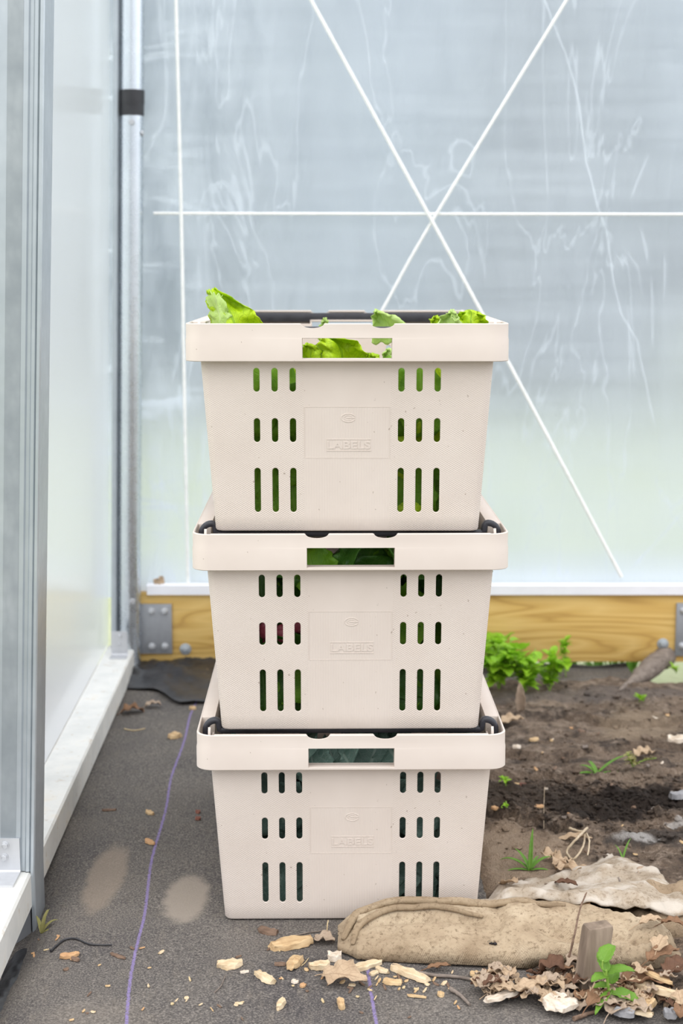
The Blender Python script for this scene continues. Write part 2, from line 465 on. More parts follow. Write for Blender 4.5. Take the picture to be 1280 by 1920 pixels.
M['radish'] = pmat('radish_skin', [(.3, (.22,.025,.05)), (.6, (.42,.075,.11)), (.8, (.60,.30,.30))], 50, rough=.4, spec=.5)
M['root'] = pmat('dry_root', [(.3, (.34,.26,.17)), (.7, (.55,.45,.32))], 80, rough=.8)

# galvanised steel
def galv(name, a, b_, rough=.38, metal=.55, st=(1,1,1)):
    t = NT(name); v = t.co('Object', st)
    vo = t.n('TexVoronoi'); t.put(vo.inputs['Vector'], t.co('Object', (1, 1, .35))); vo.inputs['Scale'].default_value = 120
    n = t.noise(v, 12, 4)
    c = t.mix(t.math('MULTIPLY', vo.outputs['Distance'], .5), t.ramp(n, [(.3, a), (.7, b_)]), a)
    rg = t.math('ADD', t.math('MULTIPLY', t.noise(v, 60, 3), .2), rough-.1)
    t.bsdf(c, rg, metal, t.bump(t.noise(v, 300, 3), .12, .0004), .5)
    return t.m
M['galv'] = galv('galvanised_steel', (.40,.44,.47), (.52,.56,.59))
M['galv_pipe'] = galv('galvanised_pipe', (.56,.60,.64), (.66,.70,.73), .28, .92)
M['galv_band'] = galv('galvanised_rough', (.26,.29,.31), (.44,.47,.49), .5, .5)
M['galv_dark'] = galv('dull_steel', (.30,.31,.33), (.42,.43,.45), .5, .5)
M['alu'] = galv('bright_aluminium', (.52,.53,.55), (.64,.65,.67), .4, .6)
t = NT('dusty_sill_steel'); v = t.co('Object')
c = t.ramp(t.noise(v, 10, 5, .65), [(.35, (.66,.66,.63)), (.55, (.76,.75,.71)), (.72, (.76,.70,.59))])
c = t.mix(t.math('MULTIPLY', t.smooth(t.noise(v, 70, 4), .60, .72), .5), c, (.50,.40,.28))
t.bsdf(c, .5, .15, t.bump(t.noise(v, 150, 3), .15, .0005), .4); M['sill'] = t.m
M['tape'] = pmat('black_tape', [(.3, (.016,.016,.019)), (.7, (.030,.030,.034))], 30, rough=.45, bump=.3, bdist=.002, bscale=60, spec=.5)
M['white_channel'] = pmat('white_channel', [(.3, (.80,.80,.83)), (.7, (.86,.86,.89))], 20, rough=.45, bump=.05)
M['cord'] = pmat('white_cord', [(.3, (.80,.81,.78)), (.7, (.92,.92,.89))], 60, rough=.7, bump=.4)
M['black_poly'] = pmat('black_plastic_sheet', [(.3, (.012,.012,.014)), (.6, (.030,.029,.031)), (.8, (.07,.065,.06))], 18, rough=.42, bump=.3, bdist=.003, bscale=40, spec=.5)
M['bug'] = pmat('bug_black', [(.3, (.012,.010,.012)), (.7, (.025,.02,.02))], 60, rough=.35)
M['bug_red'] = pmat('bug_red', [(.3, (.16,.03,.02)), (.7, (.24,.05,.03))], 60, rough=.35)

# greenhouse film: milky, creased, blurs what lies behind
t = NT('greenhouse_film'); v = t.co('Object'); X, Y, Z = t.xyz(v)
s1 = t.noise(t.co('Object', (6, 1, 1.6), rot=(0, R(50), 0)), 2.6, 5, .62, .5)
s2 = t.noise(t.co('Object', (1.0, 1, 14)), 2.0, 4, .6)
s3 = t.noise(v, 5, 4)
vein = t.smooth(t.math('ABSOLUTE', t.math('SUBTRACT', t.noise(t.co('Object', (3, 1, .8)), 1.7, 4, .6, .8), .5)), .012, .0)
leftm = t.smooth(X, .0, -.42)
haze = t.math('ADD', .60, t.math('MULTIPLY', t.math('SUBTRACT', s1, .5), t.math('ADD', .18, t.math('MULTIPLY', leftm, .75))))
haze = t.math('ADD', haze, t.math('MULTIPLY', t.math('SUBTRACT', s2, .5), .26))
haze = t.math('ADD', haze, t.math('MULTIPLY', vein, .16))
def crease(stops, wd, amt):
    global haze
    cxr = t.ramp(t.math('MULTIPLY', Z, .5), stops)
    d_ = t.math('ABSOLUTE', t.math('SUBTRACT', t.math('ADD', X, .5), t.math('ADD', cxr, t.math('MULTIPLY', t.math('SUBTRACT', t.noise(v, 14, 3), .5), .006))))
    lim = t.math('MULTIPLY', t.smooth(Z, stops[0][0]*2-.01, stops[0][0]*2+.03), t.smooth(Z, stops[-1][0]*2+.01, stops[-1][0]*2-.03))
    haze = t.math('ADD', haze, t.math('MULTIPLY', t.math('MULTIPLY', t.smooth(d_, wd, 0.0), lim), t.math('MULTIPLY', t.noise(v, 9, 3), amt)))
crease([(0.2604, 1.1657), (0.3057, 1.1425), (0.3505, 1.1228), (0.3783, 1.0876), (0.4116, 1.0689), (0.4664, 1.0503), (0.4936, 1.0289), (0.5368, 1.0046), (0.5957, 0.9873), (0.6407, 0.9601), (0.6800, 0.9257), (0.7268, 0.8890)], .0030, .55)
crease([(0.4963, 1.0995), (0.5153, 1.1127), (0.5422, 1.1331)], .0040, .40)
crease([(0.1047, 1.1207), (0.1426, 1.1871), (0.1687, 1.2311)], .0070, .40)
crease([(0.3950, 1.1313), (0.4281, 1.1181), (0.4500, 1.0834)], .0040, .25)
# fan of slanting pleats beside the left post
dg = t.noise(t.co('Object', (1.2, 1, 6.5), rot=(0, R(-35), 0)), 3.4, 4, .6, .4)
haze = t.math('ADD', haze, t.math('MULTIPLY', t.math('MULTIPLY', t.smooth(dg, .54, .66), t.smooth(X, -.22, -.44)), .34))
haze = t.math('ADD', haze, t.math('MULTIPLY', t.smooth(Z, .28, .18), .32), clamp=True)
bp = t.bump(t.math('ADD', s1, s3), .35, .02)
rf = t.n('BsdfRefraction'); rf.inputs['Color'].default_value = (.90, .945, 1, 1); rf.inputs['Roughness'].default_value = .55; rf.inputs['IOR'].default_value = 1.12
df = t.n('BsdfDiffuse'); df.inputs[0].default_value = (.78, .845, .95, 1); t.put(df.inputs['Normal'], bp)
tr = t.n('BsdfTranslucent'); tr.inputs[0].default_value = (.78, .845, .95, 1); t.put(tr.inputs['Normal'], bp)
hz = t.mixs(.5, df.outputs[0], tr.outputs[0])
M['film'] = t.end(t.mixs(haze, rf.outputs[0], hz))

# left wall: ribbed twin-wall polycarbonate, milky and glossy at a glance
t = NT('polycarbonate_panel'); v = t.co('Object')
rib = t.math('SINE', t.math('MULTIPLY', t.xyz(v)[1], 620.0))
st = t.noise(t.co('Object', (1, 30, .8)), 2.0, 4)
bp = t.bump(t.math('ADD', t.math('MULTIPLY', rib, .3), st), .25, .002)
rf = t.n('BsdfRefraction'); rf.inputs['Color'].default_value = (.93, .95, .97, 1); rf.inputs['Roughness'].default_value = .5; rf.inputs['IOR'].default_value = 1.15
df = t.n('BsdfDiffuse'); df.inputs[0].default_value = (.86, .87, .90, 1)
tr = t.n('BsdfTranslucent'); tr.inputs[0].default_value = (.90, .92, .95, 1)
gl = t.n('BsdfGlossy'); gl.inputs['Color'].default_value = (.92, .93, .95, 1); gl.inputs['Roughness'].default_value = .15; t.put(gl.inputs['Normal'], bp)
fr = t.n('Fresnel'); fr.inputs['IOR'].default_value = 1.5
hz = t.mixs(.68, df.outputs[0], tr.outputs[0])
M['panel'] = t.end(t.mixs(fr.outputs[0], t.mixs(.70, rf.outputs[0], hz), gl.outputs[0]))
M['lawn'] = pmat('lawn_grass', [(.3, (.31,.35,.19)), (.55, (.40,.43,.26)), (.8, (.50,.51,.34))], 2.5, rough=.9, bump=.5, bdist=.02, bscale=30)
M['trees'] = pmat('distant_foliage', [(.3, (.095,.125,.165)), (.6, (.14,.175,.22)), (.8, (.19,.225,.27))], 1.2, rough=.9, bump=.8, bdist=.1, bscale=8)

# ------------------------------------------------------------------ ground
def floor_h(x, y):
    d = math.exp(-((x+.46)/.055)**2 - ((y-1.86)/.24)**2)*.065
    cr_ = sstep(.19, .26, abs(x-.01)) if 1.85 < y < 2.55 else 1.0
    return -d + .0035*cr_*fbm(x, y, 9, 2) - .0015 + sstep(2.75, 3.1, y)*.01*fbm(x, y, 12, 2)
CREASES = [(((.19,2.86),(.30,2.78),(.42,2.80),(.54,2.74),(.75,2.80)), .010, .014),
           (((.22,2.60),(.36,2.55),(.50,2.62),(.75,2.60)), .007, .02),
           (((.18,2.33),(.28,2.24),(.36,2.21)), .010, .016),
           (((.20,2.48),(.40,2.44),(.60,2.50)), .007, .02)]
def seg_d(p, a, b):
    ax, ay = a; bx, by = b; dx, dy = bx-ax, by-ay
    t_ = max(0, min(1, ((p[0]-ax)*dx+(p[1]-ay)*dy)/(dx*dx+dy*dy)))
    qx, qy = ax+dx*t_, ay+dy*t_
    return math.hypot(p[0]-qx, p[1]-qy), (p[1]-qy)
def soil_in(x, y):
    if y < 1.66: xb = .40
    elif y < 1.80: xb = lerp(.40, .188, sstep(1.66, 1.80, y))
    elif y < 2.52: xb = .188
    else: xb = lerp(.188, .02, sstep(2.52, 2.75, y))
    return sstep(xb-.012, xb+.030, x)
def soil_h(x, y):
    s = soil_in(x, y)
    if s <= 0: return -.02
    dark = math.exp(-(((x-.44)/.28)**2 + ((y-2.33-.2*(x-.44))/.16)**2))
    h = .012 + .010*fbm(x, y, 5, 4) + (.010+.016*dark)*fbm(x, y, 24, 4) + (.005+.007*dark)*fbm(x, y, 62, 2) - .002*dark
    h += .012*sstep(2.6, 3.0, y)*fbm(x*.7, y*1.6, 9, 3) - .045*sstep(3.05, 3.13, y)*sstep(.20, .32, x)
    for pts, a, wd in CREASES:
        dd = min((seg_d((x+.012*fn(x,y,0,20), y+.012*fn(x,y,3,20)), pts[i], pts[i+1]) for i in range(len(pts)-1)), key=lambda q: q[0])
        if dd[0] < wd*2.5:
            h += a*math.exp(-(dd[0]/wd)**2)*(1 if dd[1] > 0 else -.7)
    return lerp(-.02, h if y > 3.0 else max(h, .0045+.0035*fbm(x, y, 45, 3)+.002*dark*fbm(x, y, 110, 2)), s)
def ground(x, y): return max(floor_h(x, y), soil_h(x, y))
def G(px, py, lift=0.0):
    z = 0.0
    for _ in range(6):
        p = at_z(px, py, z); z = ground(p.x, p.y)
    return Vector((p.x, p.y, z+lift))

def heightgrid(x0, x1, y0, y1, step, h):
    nx = int((x1-x0)/step)+1; ny = int((y1-y0)/step)+1
    bm = bmesh.new(); V = []
    for j in range(ny):
        for i in range(nx):
            xx = lerp(x0, x1, i/(nx-1)); yy = lerp(y0, y1, j/(ny-1)); V.append(bm.verts.new((xx, yy, h(xx, yy))))
    for j in range(ny-1):
        for i in range(nx-1):
            a = j*nx+i; bm.faces.new((V[a], V[a+1], V[a+nx+1], V[a+nx]))
    return bm
set_tag(obj('floor', heightgrid(-1.3, .62, .5, 3.235, .012, floor_h), M['fabric'], angle=180), 'dark grey woven weed fabric covering the ground with two purple stripes', 'floor', kind='structure')
set_tag(obj('ground', heightgrid(.0, 1.35, 1.35, 3.19, .0062, soil_h), M['soil'], angle=180), 'bare brown soil bed right of the crates', 'soil', kind='structure')
bm = heightgrid(-40, 40, -30, 60, 1.5, lambda x, y: -.10 - .02*math.cos(x*.3)*sstep(3, 8, y))
bmesh.ops.delete(bm, geom=[f for f in bm.faces if f.calc_center_median().x > -.7 and f.calc_center_median().y < 3.4], context='FACES')
t_ = heightgrid(-.7, 40.1, 3.23, 4.6, .8, lambda x, y: -.10); merge(bm, t_)
set_tag(obj('lawn', bm, M['lawn'], angle=180), 'green lawn outside seen hazily through the film', 'lawn', kind='structure')
rng = random.Random(5)
bm = bmesh.new()
for k in range(46):
    xx = -14 + 28*(k+.5)/46 + rng.uniform(-.4, .4)
    yy = 11.5 + rng.uniform(-1.0, 3.5); hh = rng.uniform(4.5, 7.5); ww = rng.uniform(.9, 1.5)
    t_ = bmesh.new(); bmesh.ops.create_icosphere(t_, subdivisions=3, radius=1.0)
    for q in t_.verts:
        n_ = 1+.28*mnoise.noise(q.co*2.3+Vector((k*3.1, 0, 0)))+.12*mnoise.noise(q.co*6+Vector((k, 9, 0)))
        q.co = Vector((q.co.x*ww*n_+xx, q.co.y*ww*n_+yy, hh*.5+q.co.z*hh*.54*n_-.1))
    merge(bm, t_)
set_tag(obj('treeline', bm, M['trees'], angle=180), 'dense row of dark trees far beyond the film wall', 'trees', kind='stuff')

# ------------------------------------------------------------------ back wall: film, board, channel
YB = 3.20
KB = YB/3.095
def bx(v): return v*KB
def bz(v): return EYE+(v-EYE)*KB
nx, nz = 120, 100
bm = bmesh.new(); V = []
for j in range(nz+1):
    for i in range(nx+1):
        xx = lerp(-.62, 1.5, i/nx); zz = lerp(.150, 1.95, j/nz)
        lft = sstep(.1, -.45, xx)
        yy = YB+.026 + .004*fbm(xx, zz, 4, 3) + .006*lft*fbm((xx+zz*.8)*2.5, (zz-xx)*.7, 4, 3)
        V.append(bm.verts.new((xx, yy, zz)))
for j in range(nz):
    for i in range(nx):
        a = j*(nx+1)+i; bm.faces.new((V[a], V[a+1], V[a+nx+2], V[a+nx+1]))
set_tag(obj('wall_back', bm, M['film'], angle=180), 'hazy translucent plastic film stretched as the back wall', 'wall', kind='structure')

bm = bmesh.new(); add_box(bm, (.435, YB+.019, (bz(.041)+bz(.187))/2), (1.80, .038, bz(.187)-bz(.041)), .0025)
board = set_tag(obj('baseboard_back', bm, M['board']), 'yellowish pine board along the foot of the film wall', 'baseboard', kind='structure')
def bolt(x_, z_, y_, parent, r=.0085, washer=.0125, m='galv'):
    b_ = bmesh.new()
    add_cyl(b_, (x_, y_+.001, z_), (x_, y_-.0025, z_), washer, n=24, bev=.0006)
    add_cyl(b_, (x_, y_-.002, z_), (x_, y_-.009, z_), r, r*.8, n=6, bev=.001)
    return obj('bolt', b_, M[m], parent)
bolt(bx(-.325), bz(.069), YB, board); bolt(bx(.669), bz(.080), YB, board)

bm = bmesh.new()
prof = [(p[0], bz(p[1])) for p in ((-.012, .186), (-.012, .2055), (-.006, .2075), (.006, .2075), (.016, .206), (.016, .186))]
rings = []
for xx in (bx(-.402), 1.33):
    rings.append([(xx, YB+p[0]+.003, p[1]) for p in prof])
loft(bm, rings)
set_tag(obj('trim_1', bm, M['white_channel'], recalc=True), 'white channel strip clamping the film on top of the board', 'trim', kind='structure')

def plate(name, x0, x1, z0, z1, label, holes):
    x0, x1, z0, z1 = bx(x0), bx(x1), bz(z0), bz(z1); holes = [(bx(a_), bz(b_)) for a_, b_ in holes]
    root = empty(name, ((x0+x1)/2, YB-.003, z0), label=label, cat='bracket')
    b_ = bmesh.new(); add_box(b_, (0, 0, (z1-z0)/2), (x1-x0, .005, z1-z0), .0012)
    obj('plate', b_, M['galv_dark'], root)
    for hx, hz in holes:
        bolt(hx-(x0+x1)/2, hz-z0, -.0025, root, .0058, .0078, 'alu')
    return root
pl = plate('corner_bracket', -.425, -.352, .060, .166, 'flat grey steel corner plate with four screws at left end of board', [(-.393,.151),(-.366,.151),(-.394,.076),(-.367,.076)])
b_ = bmesh.new(); add_box(b_, (-.052, -.012, .086), (.035, .004, .030), .001, Matrix.Rotation(R(25), 3, 'Z'))
obj('wing', b_, M['galv_dark'], pl)
plate('corner_bracket', .694, .775, .055, .168, 'steel plate cut off by the picture edge at right end of board', [(.708,.152),(.745,.152),(.708,.077),(.745,.077)])

# white bracing lines
yc = 3.196
def P(px, py, y=yc): return at_y(px, py, y)
a, b_ = P(583, 0), P(810, 415); d = (b_-a).normalized()
def poly_cord(pts, label, r=.0032):
    b_ = bmesh.new(); add_tube(b_, smooth_path(pts, 10), r, 8)
    return set_tag(obj('bracing_cord', b_, M['cord']), label, 'cord', 'white bracing cords across the film wall')
poly_cord([a-d*.2, a, b_, P(985,740), P(1165,1082)], 'white diagonal cord falling from top centre to the lower right', .0036)
a2 = P(1062, 0, yc+.007); b2 = P(808, 418, yc+.007); d2 = (b2-a2).normalized()
poly_cord([a2-d2*.2, a2, b2, P(720,575,yc+.007), P(650,700,yc+.007)+Vector((0,0,0)), P(440,1092,yc+.007)], 'white diagonal cord falling from top right and passing behind the top crate', .0032)
poly_cord([P(288,400,yc+.013), P(640,401,yc+.013), P(1280,402,yc+.013), P(1600,402,yc+.013)], 'white horizontal cord crossing the whole film wall', .0030)
a3 = P(330,0,yc+.011)
poly_cord([a3+Vector((0,0,.25)), a3, P(340,420,yc+.011), P(346,760,yc+.011), P(352,1094,yc+.011)], 'white upright cord at the left end of the film wall', .0036)

# ------------------------------------------------------------------ left wall
def leanx(y, z):
    k = lerp(.043, .027, (y-1.98)/1.17)
    return k*max(0, z-.05)
def sill_x(y): return -.422 - .0204*(y-2.174)
# sill: square steel tube
bm = bmesh.new()
secs = []
for yy in (.9, 1.95, 2.01, 3.20):
    xr = sill_x(yy); L_ = [(xr, .003), (xr, .047), (xr-.003, .05), (xr-.058, .05), (xr-.061, .047), (xr-.061, .003), (xr-.058, 0), (xr-.003, 0)]
    secs.append([(p[0], yy, p[1]) for p in L_])
loft(bm, secs)
set_tag(obj('trim_2', bm, M['sill'], recalc=True), 'dusty square steel sill tube along the foot of the left wall', 'sill', kind='structure')

# panel
bm = bmesh.new(); V = []
ny_, nz_ = 40, 40
for j in range(nz_+1):
    for i in range(ny_+1):
        yy = lerp(2.005, 3.21, i/ny_); zz = lerp(.051, 1.75, j/nz_)
        V.append(bm.verts.new((sill_x(yy)-.060+leanx(yy, zz), yy, zz)))
for j in range(nz_):
    for i in range(ny_):
        a_ = j*(ny_+1)+i; bm.faces.new((V[a_], V[a_+1], V[a_+ny_+2], V[a_+ny_+1]))
set_tag(obj('wall_left', bm, M['panel'], angle=180), 'milky ribbed polycarbonate panel between the two left posts', 'wall', kind='structure')

# near post: ribbed tube, stands beside the sill, reaches the ground below it
root = empty('metal_post', (-.45, 2.0, -.06), label='wide galvanised steel post at the left edge, nearest the viewer', cat='post')
def post_bm(prof, z0, z1, lean):
    b_ = bmesh.new()
    loft(b_, [[(p[0]+lean(z), p[1], z) for p in prof] for z in (z0, .05, .5, 1.0, z1)])
    return b_
ln = lambda z: .043*max(0, z-.05)-.0
x0 = -.4185; yf = 1.950
pr = [(x0-.080, yf+.003), (x0-.075, yf), (x0-.062, yf), (x0-.060, yf+.003), (x0-.056, yf+.003), (x0-.054, yf), (x0-.014, yf), (x0-.012, yf+.0025), (x0-.008, yf+.0025), (x0-.006, yf), (x0-.002, yf), (x0, yf+.002), (x0+.0005, yf+.058), (x0-.002, yf+.060), (x0-.080, yf+.060)]
o = obj('post_tube', post_bm([(a_[0]+.45, a_[1]-2.0) for a_ in pr], .051, 1.8, ln), M['galv'], root, recalc=True, angle=20); o.location = (0, 0, .06)
# inner strip of the post that continues to the ground
st_ = [(x0+.0008, yf-.002), (x0+.0045, yf-.002), (x0+.006, yf), (x0+.006, yf+.060), (x0+.0045, yf+.062), (x0+.0008, yf+.062)]
o = obj('side_strip', post_bm([(a_[0]+.45, a_[1]-2.0) for a_ in st_], -.09, 1.8, ln), M['galv'], root, recalc=True, angle=20); o.location = (0, 0, .06)
ft = [(x0-.075, yf+.002), (x0-.002, yf+.002), (x0, yf+.058), (x0-.075, yf+.058)]
b_ = bmesh.new(); loft(b_, [[(a_[0]+.45, a_[1]-2.0, z) for a_ in ft] for z in (-.09, -.001)])
o = obj('foot', b_, M['galv_dark'], root, recalc=True); o.location = (0, 0, .06)
# rough spangled band down the middle of the face
b_ = bmesh.new(); loft(b_, [[(a_[0]+.45+ln(z), a_[1]-2.0, z) for a_ in ((x0-.040, yf-.0004), (x0-.020, yf-.0004), (x0-.020, yf+.001), (x0-.040, yf+.001))] for z in (.06, .9, 1.8)])
o = obj('spangle_band', b_, M['galv_band'], root, recalc=True); o.location = (0, 0, .06)

# L bracket at the near post foot
def l_bracket(loc, wd, h, dp, label, screws=True, sc_=1.0):
    r_ = empty('angle_bracket', loc, label=label, cat='bracket')
    b_ = bmesh.new(); t3 = .0028*sc_
    pf = [(0, 0), (-dp, 0), (-dp, t3), (-t3-.002, t3), (-t3, t3+.002), (-t3, h), (0, h)]
    loft(b_, [[(xx, p[0], p[1]) for p in pf] for xx in (-wd/2, wd/2)])
    bmesh.ops.recalc_face_normals(b_, faces=b_.faces)
    obj('angle_plate', b_, M['alu'], r_)
    def hexs(p, d_):
        q = bmesh.new(); p = Vector(p); d_ = Vector(d_)
        add_cyl(q, p, p+d_*.0012, .0052*sc_, n=20, bev=.0004); add_cyl(q, p+d_*.0012, p+d_*.0052*sc_, .0042*sc_, n=6, bev=.0006)
        add_cyl(q, p+d_*.0052*sc_, p+d_*.0056*sc_, .0018*sc_, n=12)
        obj('hex_screw', q, M['alu'], r_)
    hexs((.003*sc_, -t3, h*.82), (0, -1, 0)); hexs((.0015*sc_, -t3, h*.48), (0, -1, 0))
    hexs((-.005*sc_, -dp*.60, t3), (0, 0, 1))
    return r_
l_bracket((x0-.0345, yf-.0005, .0502), .044, .049, .050, 'small bright L bracket with hex screws at the foot of the nearest post')
l_bracket((sill_x(3.12)-.024, 3.115, .0502), .034, .052, .032, 'whitish L bracket on the far end of the sill tube', True, .8)

# far post: round pipe with a channel on the wall side
root = empty('metal_post', (-.4560, 3.186, 0), label='round galvanised pipe post in the far left corner', cat='post')
lf = lambda z: .027*max(0, z-.05)
b_ = bmesh.new(); add_tube(b_, [(lf(z), 0, z) for z in (-.02, .3, .6, .9, 1.2, 1.8)], .0242, 32)
obj('pipe', b_, M['galv_pipe'], root)
b_ = bmesh.new()
loft(b_, [[(p[0]+lf(z), p[1], z) for p in ((-.036, -.016), (-.033, -.020), (-.026, -.020), (-.0225, -.012), (-.0225, .03), (-.036, .03))] for z in (.055, .9, 1.8)])
obj('channel', b_, M['galv'], root, recalc=True)
def scr(p, d_, name='screw'):
    q = bmesh.new(); p = Vector(p); d_ = Vector(d_).normalized()
    add_cyl(q, p, p+d_*.0025, .0068, .0052, n=20, bev=.0008); add_cyl(q, p+d_*.0025, p+d_*.0029, .002, n=6)
    obj(name, q, M['alu'], root)
scr((lf(1.144)+.0035, -.0239, 1.144), (.1, -1, 0)); scr((lf(1.123)+.0230, -.008, 1.123), (1, -.3, 0))
scr((lf(.155)+.010, -.0215, .155), (.4, -1, 0))
b_ = bmesh.new()
loft(b_, [[(lf(z)+(.0250+.0005*math.sin(9*k))*math.cos(2*math.pi*k/40), (.0250)*math.sin(2*math.pi*k/40), z) for k in range(40)] for z in (1.158, 1.170, 1.182, 1.1825)])
loft(b_, [[(lf(z)+(.0256+.0006*math.sin(7*k))*math.cos(2*math.pi*k/40), (.0256)*math.sin(2*math.pi*k/40), z) for k in range(40)] for z in (1.181, 1.196, 1.208, 1.2085)])
tp = obj('tape_wrap', b_, M['tape'], None, recalc=True); tp.location = (-.4560, 3.186, 0)
set_tag(tp, 'black tape wound twice around the far corner post', 'tape')

# ------------------------------------------------------------------ crates
H, PITCHZ = .263, .2616
RIMZ = H-.0464
def hx(z): return .1669+.0151*z/.2166
def hy(z): return .2682+.0143*z/.2166
ZT = H-.021
def ploop(z, off=0.0, r=.010): return [(p[0], p[1], z) for p in rrect(hx(z)+off, hy(z)+off, r)]
bm = bmesh.new()
zs = [0, .0012, .004]
loops = [ploop(0, -.0030), ploop(.0010, -.0010), ploop(.0035, 0)] + [ploop(z) for z in (.02, .12, .2166, ZT)]
loops += [ploop(z, -.003, .008) for z in (ZT, .2166, .12, .02, .004)]
loft(bm, loops)
cut = bmesh.new()
ROWS = [(.178, .2078), (.1146, .1448), (.0249, .0818)]
COLX = (.0675, .09, .1125)
def stadium_cut(bm, x_, z0, z1, w_, ys, along='y'):
    r_ = w_/2; n_ = 8; lp = []
    for k in range(n_+1): a_ = math.pi*k/n_; lp.append((x_+r_*math.cos(a_), z1-r_+r_*math.sin(a_)))
    for k in range(n_+1): a_ = math.pi+math.pi*k/n_; lp.append((x_+r_*math.cos(a_), z0+r_+r_*math.sin(a_)))
    if along == 'y': loft(bm, [[(p[0], y_, p[1]) for p in lp] for y_ in ys])
    else: loft(bm, [[(y_, p[0], p[1]) for p in lp] for y_ in ys])
for sy in (-1, 1):
    for sx in (-1, 1):
        for c_ in COLX:
            for z0, z1 in ROWS:
                stadium_cut(cut, sx*c_, z0, z1, .0078, (sy*.245, sy*.305))
    add_box(cut, (0, sy*.28, .2325), (.1100, .06, .025), 0)
for sx in (-1, 1):
    for cy in (-.17, -.125, -.08, .08, .125, .17):
        for z0, z1 in ROWS:
            stadium_cut(cut, cy, z0, z1, .009, (sx*.145, sx*.205), 'x')
body_bm = boolean(bm, cut)
es = [ed for ed in body_bm.edges if len(ed.link_faces) == 2 and ed.calc_face_angle(0) > R(60)]
try:
    bmesh.ops.bevel(body_bm, geom=es, offset=.0006, segments=1, affect='EDGES', clamp_overlap=True)
except Exception: pass

# rim band
def rl(off, z, r=.022): return [(p[0], p[1], z) for p in rrect(.2+off, .3+off, r, 8)]
bm = bmesh.new()
loft(bm, [rl(0, RIMZ+.0008), rl(0, RIMZ+.026), rl(-.0006, RIMZ+.0295), rl(-.0006, H-.0008), rl(-.0012, H), rl(-.0025, H), rl(-.0032, H-.001), rl(-.0032, RIMZ+.001), rl(-.0025, RIMZ), rl(-.0007, RIMZ)], closed=True)
cut = bmesh.new()
for sy in (-1, 1):
    add_box(cut, (0, sy*.30, .2325), (.1105, .02, .0255), 0)
    for xc in (-.0425, .0435):
        n_ = 14; lp = [(xc+.0145*math.cos(math.pi*k/n_), H+.0012-.0068*math.sin(math.pi*k/n_)**.8) for k in range(n_+1)]
        lp += [(xc-.0145, H+.006), (xc+.0145, H+.006)]
        loft(cut, [[(p[0], y_, p[1]) for p in lp] for y_ in (sy*.290, sy*.305)])
rim_bm = boolean(bm, cut)
es = [ed for ed in rim_bm.edges if len(ed.link_faces) == 2 and ed.calc_face_angle(0) > R(60)]
try:
    bmesh.ops.bevel(rim_bm, geom=es, offset=.0005, segments=1, affect='EDGES', clamp_overlap=True)
except Exception: pass
# closing ledge under the rim, side flanges, hand hole sleeve and recess frame, corner tabs
loft(rim_bm, [rl(-.003, RIMZ), ploop(RIMZ, .0003), ploop(RIMZ+.0025, .0003), rl(-.003, RIMZ+.0025)] if False else [[(p[0], p[1], RIMZ) for p in rrect(.197, .297, .02, 8)], [(p[0], p[1], RIMZ) for p in rrect(hx(RIMZ)+.0003, hy(RIMZ)+.0003, .010, 8)], [(p[0], p[1], RIMZ+.0025) for p in rrect(hx(RIMZ)+.0003, hy(RIMZ)+.0003, .010, 8)], [(p[0], p[1], RIMZ+.0025) for p in rrect(.197, .297, .02, 8)]], closed=True)
for sx in (-1, 1):
    add_box(rim_bm, (sx*.1890, 0, H-.0016), (.0180, .43, .0030), .0008)
    add_box(rim_bm, (sx*.1815, 0, H-.0125), (.0030, .43, .0230), .0008)
    for sy in (-1, 1):
        add_box(rim_bm, (sx*.1890, sy*.2150, H-.016), (.0170, .0030, .031), .0006)
        b2_ = bmesh.new()
        loft(b2_, [[(sx*.1838+dx, sy*.2680+q[0], q[1]) for q in ((-.006, ZT-.004), (.006, ZT-.004), (.006, H-.012), (.004, H-.004), (.0, H+.0015), (-.004, H-.004), (-.006, H-.012))] for dx in (-.0016, .0016)])
        bmesh.ops.recalc_face_normals(b2_, faces=b2_.faces); merge(rim_bm, b2_)
for sy in (-1, 1):
    for xa, xb in ((-.176, -.0575), (-.0275, .0285), (.0585, .176)):
        add_box(rim_bm, ((xa+xb)/2, sy*.2955, H-.0016), (xb-xa, .0062, .0032), .0008)
for sy in (-1, 1):
    yo = sy*(.2986); yi = sy*(hy(.232)-.001)
    for c_, s_ in (((0, .2185), (.114, .003)), ((0, .2468), (.114, .003)), ((-.0566, .2325), (.003, .031)), ((.0566, .2325), (.003, .031))):
        add_box(rim_bm, (c_[0], (yo+yi)/2, c_[1]), (s_[0], abs(yo-yi), s_[1]), .0004)

# embossing on the front face (tilted with the taper)
tilt = math.atan2(.0143, .2166)
def on_face(bm_, x_, z_):
    y_ = -hy(z_)
    m_ = Matrix.Translation((x_, y_, z_)) @ Matrix.Rotation(math.pi/2+tilt, 4, 'X')
    bmesh.ops.transform(bm_, matrix=m_, verts=bm_.verts)
txt = text_bm('LABELS', .0140, .0006, .00025)
xs = [q.co.x for q in txt.verts]; ys = [q.co.y for q in txt.verts]
kx = .0545/(max(xs)-min(xs)); ky = .0098/(max(ys)-min(ys)); cx0 = (max(xs)+min(xs))/2
for q in txt.verts: q.co = Vector(((q.co.x-cx0)*kx, (q.co.y-min(ys))*ky-.0049, q.co.z))
for yy in (.0072, -.0072):
    add_box(txt, (0, yy, 0), (.0560, .0007, .0010))
on_face(txt, .002, .1110)
lg = bmesh.new()
pts = [(.0088*math.cos(R(a_)), .0052*math.sin(R(a_)), 0) for a_ in range(22, 339, 12)]
add_tube(lg, pts, .0006, 6)
pts = [(.0052*math.cos(R(a_)), .0030*math.sin(R(a_)), 0) for a_ in range(30, 331, 15)]
add_tube(lg, pts, .00045, 6)
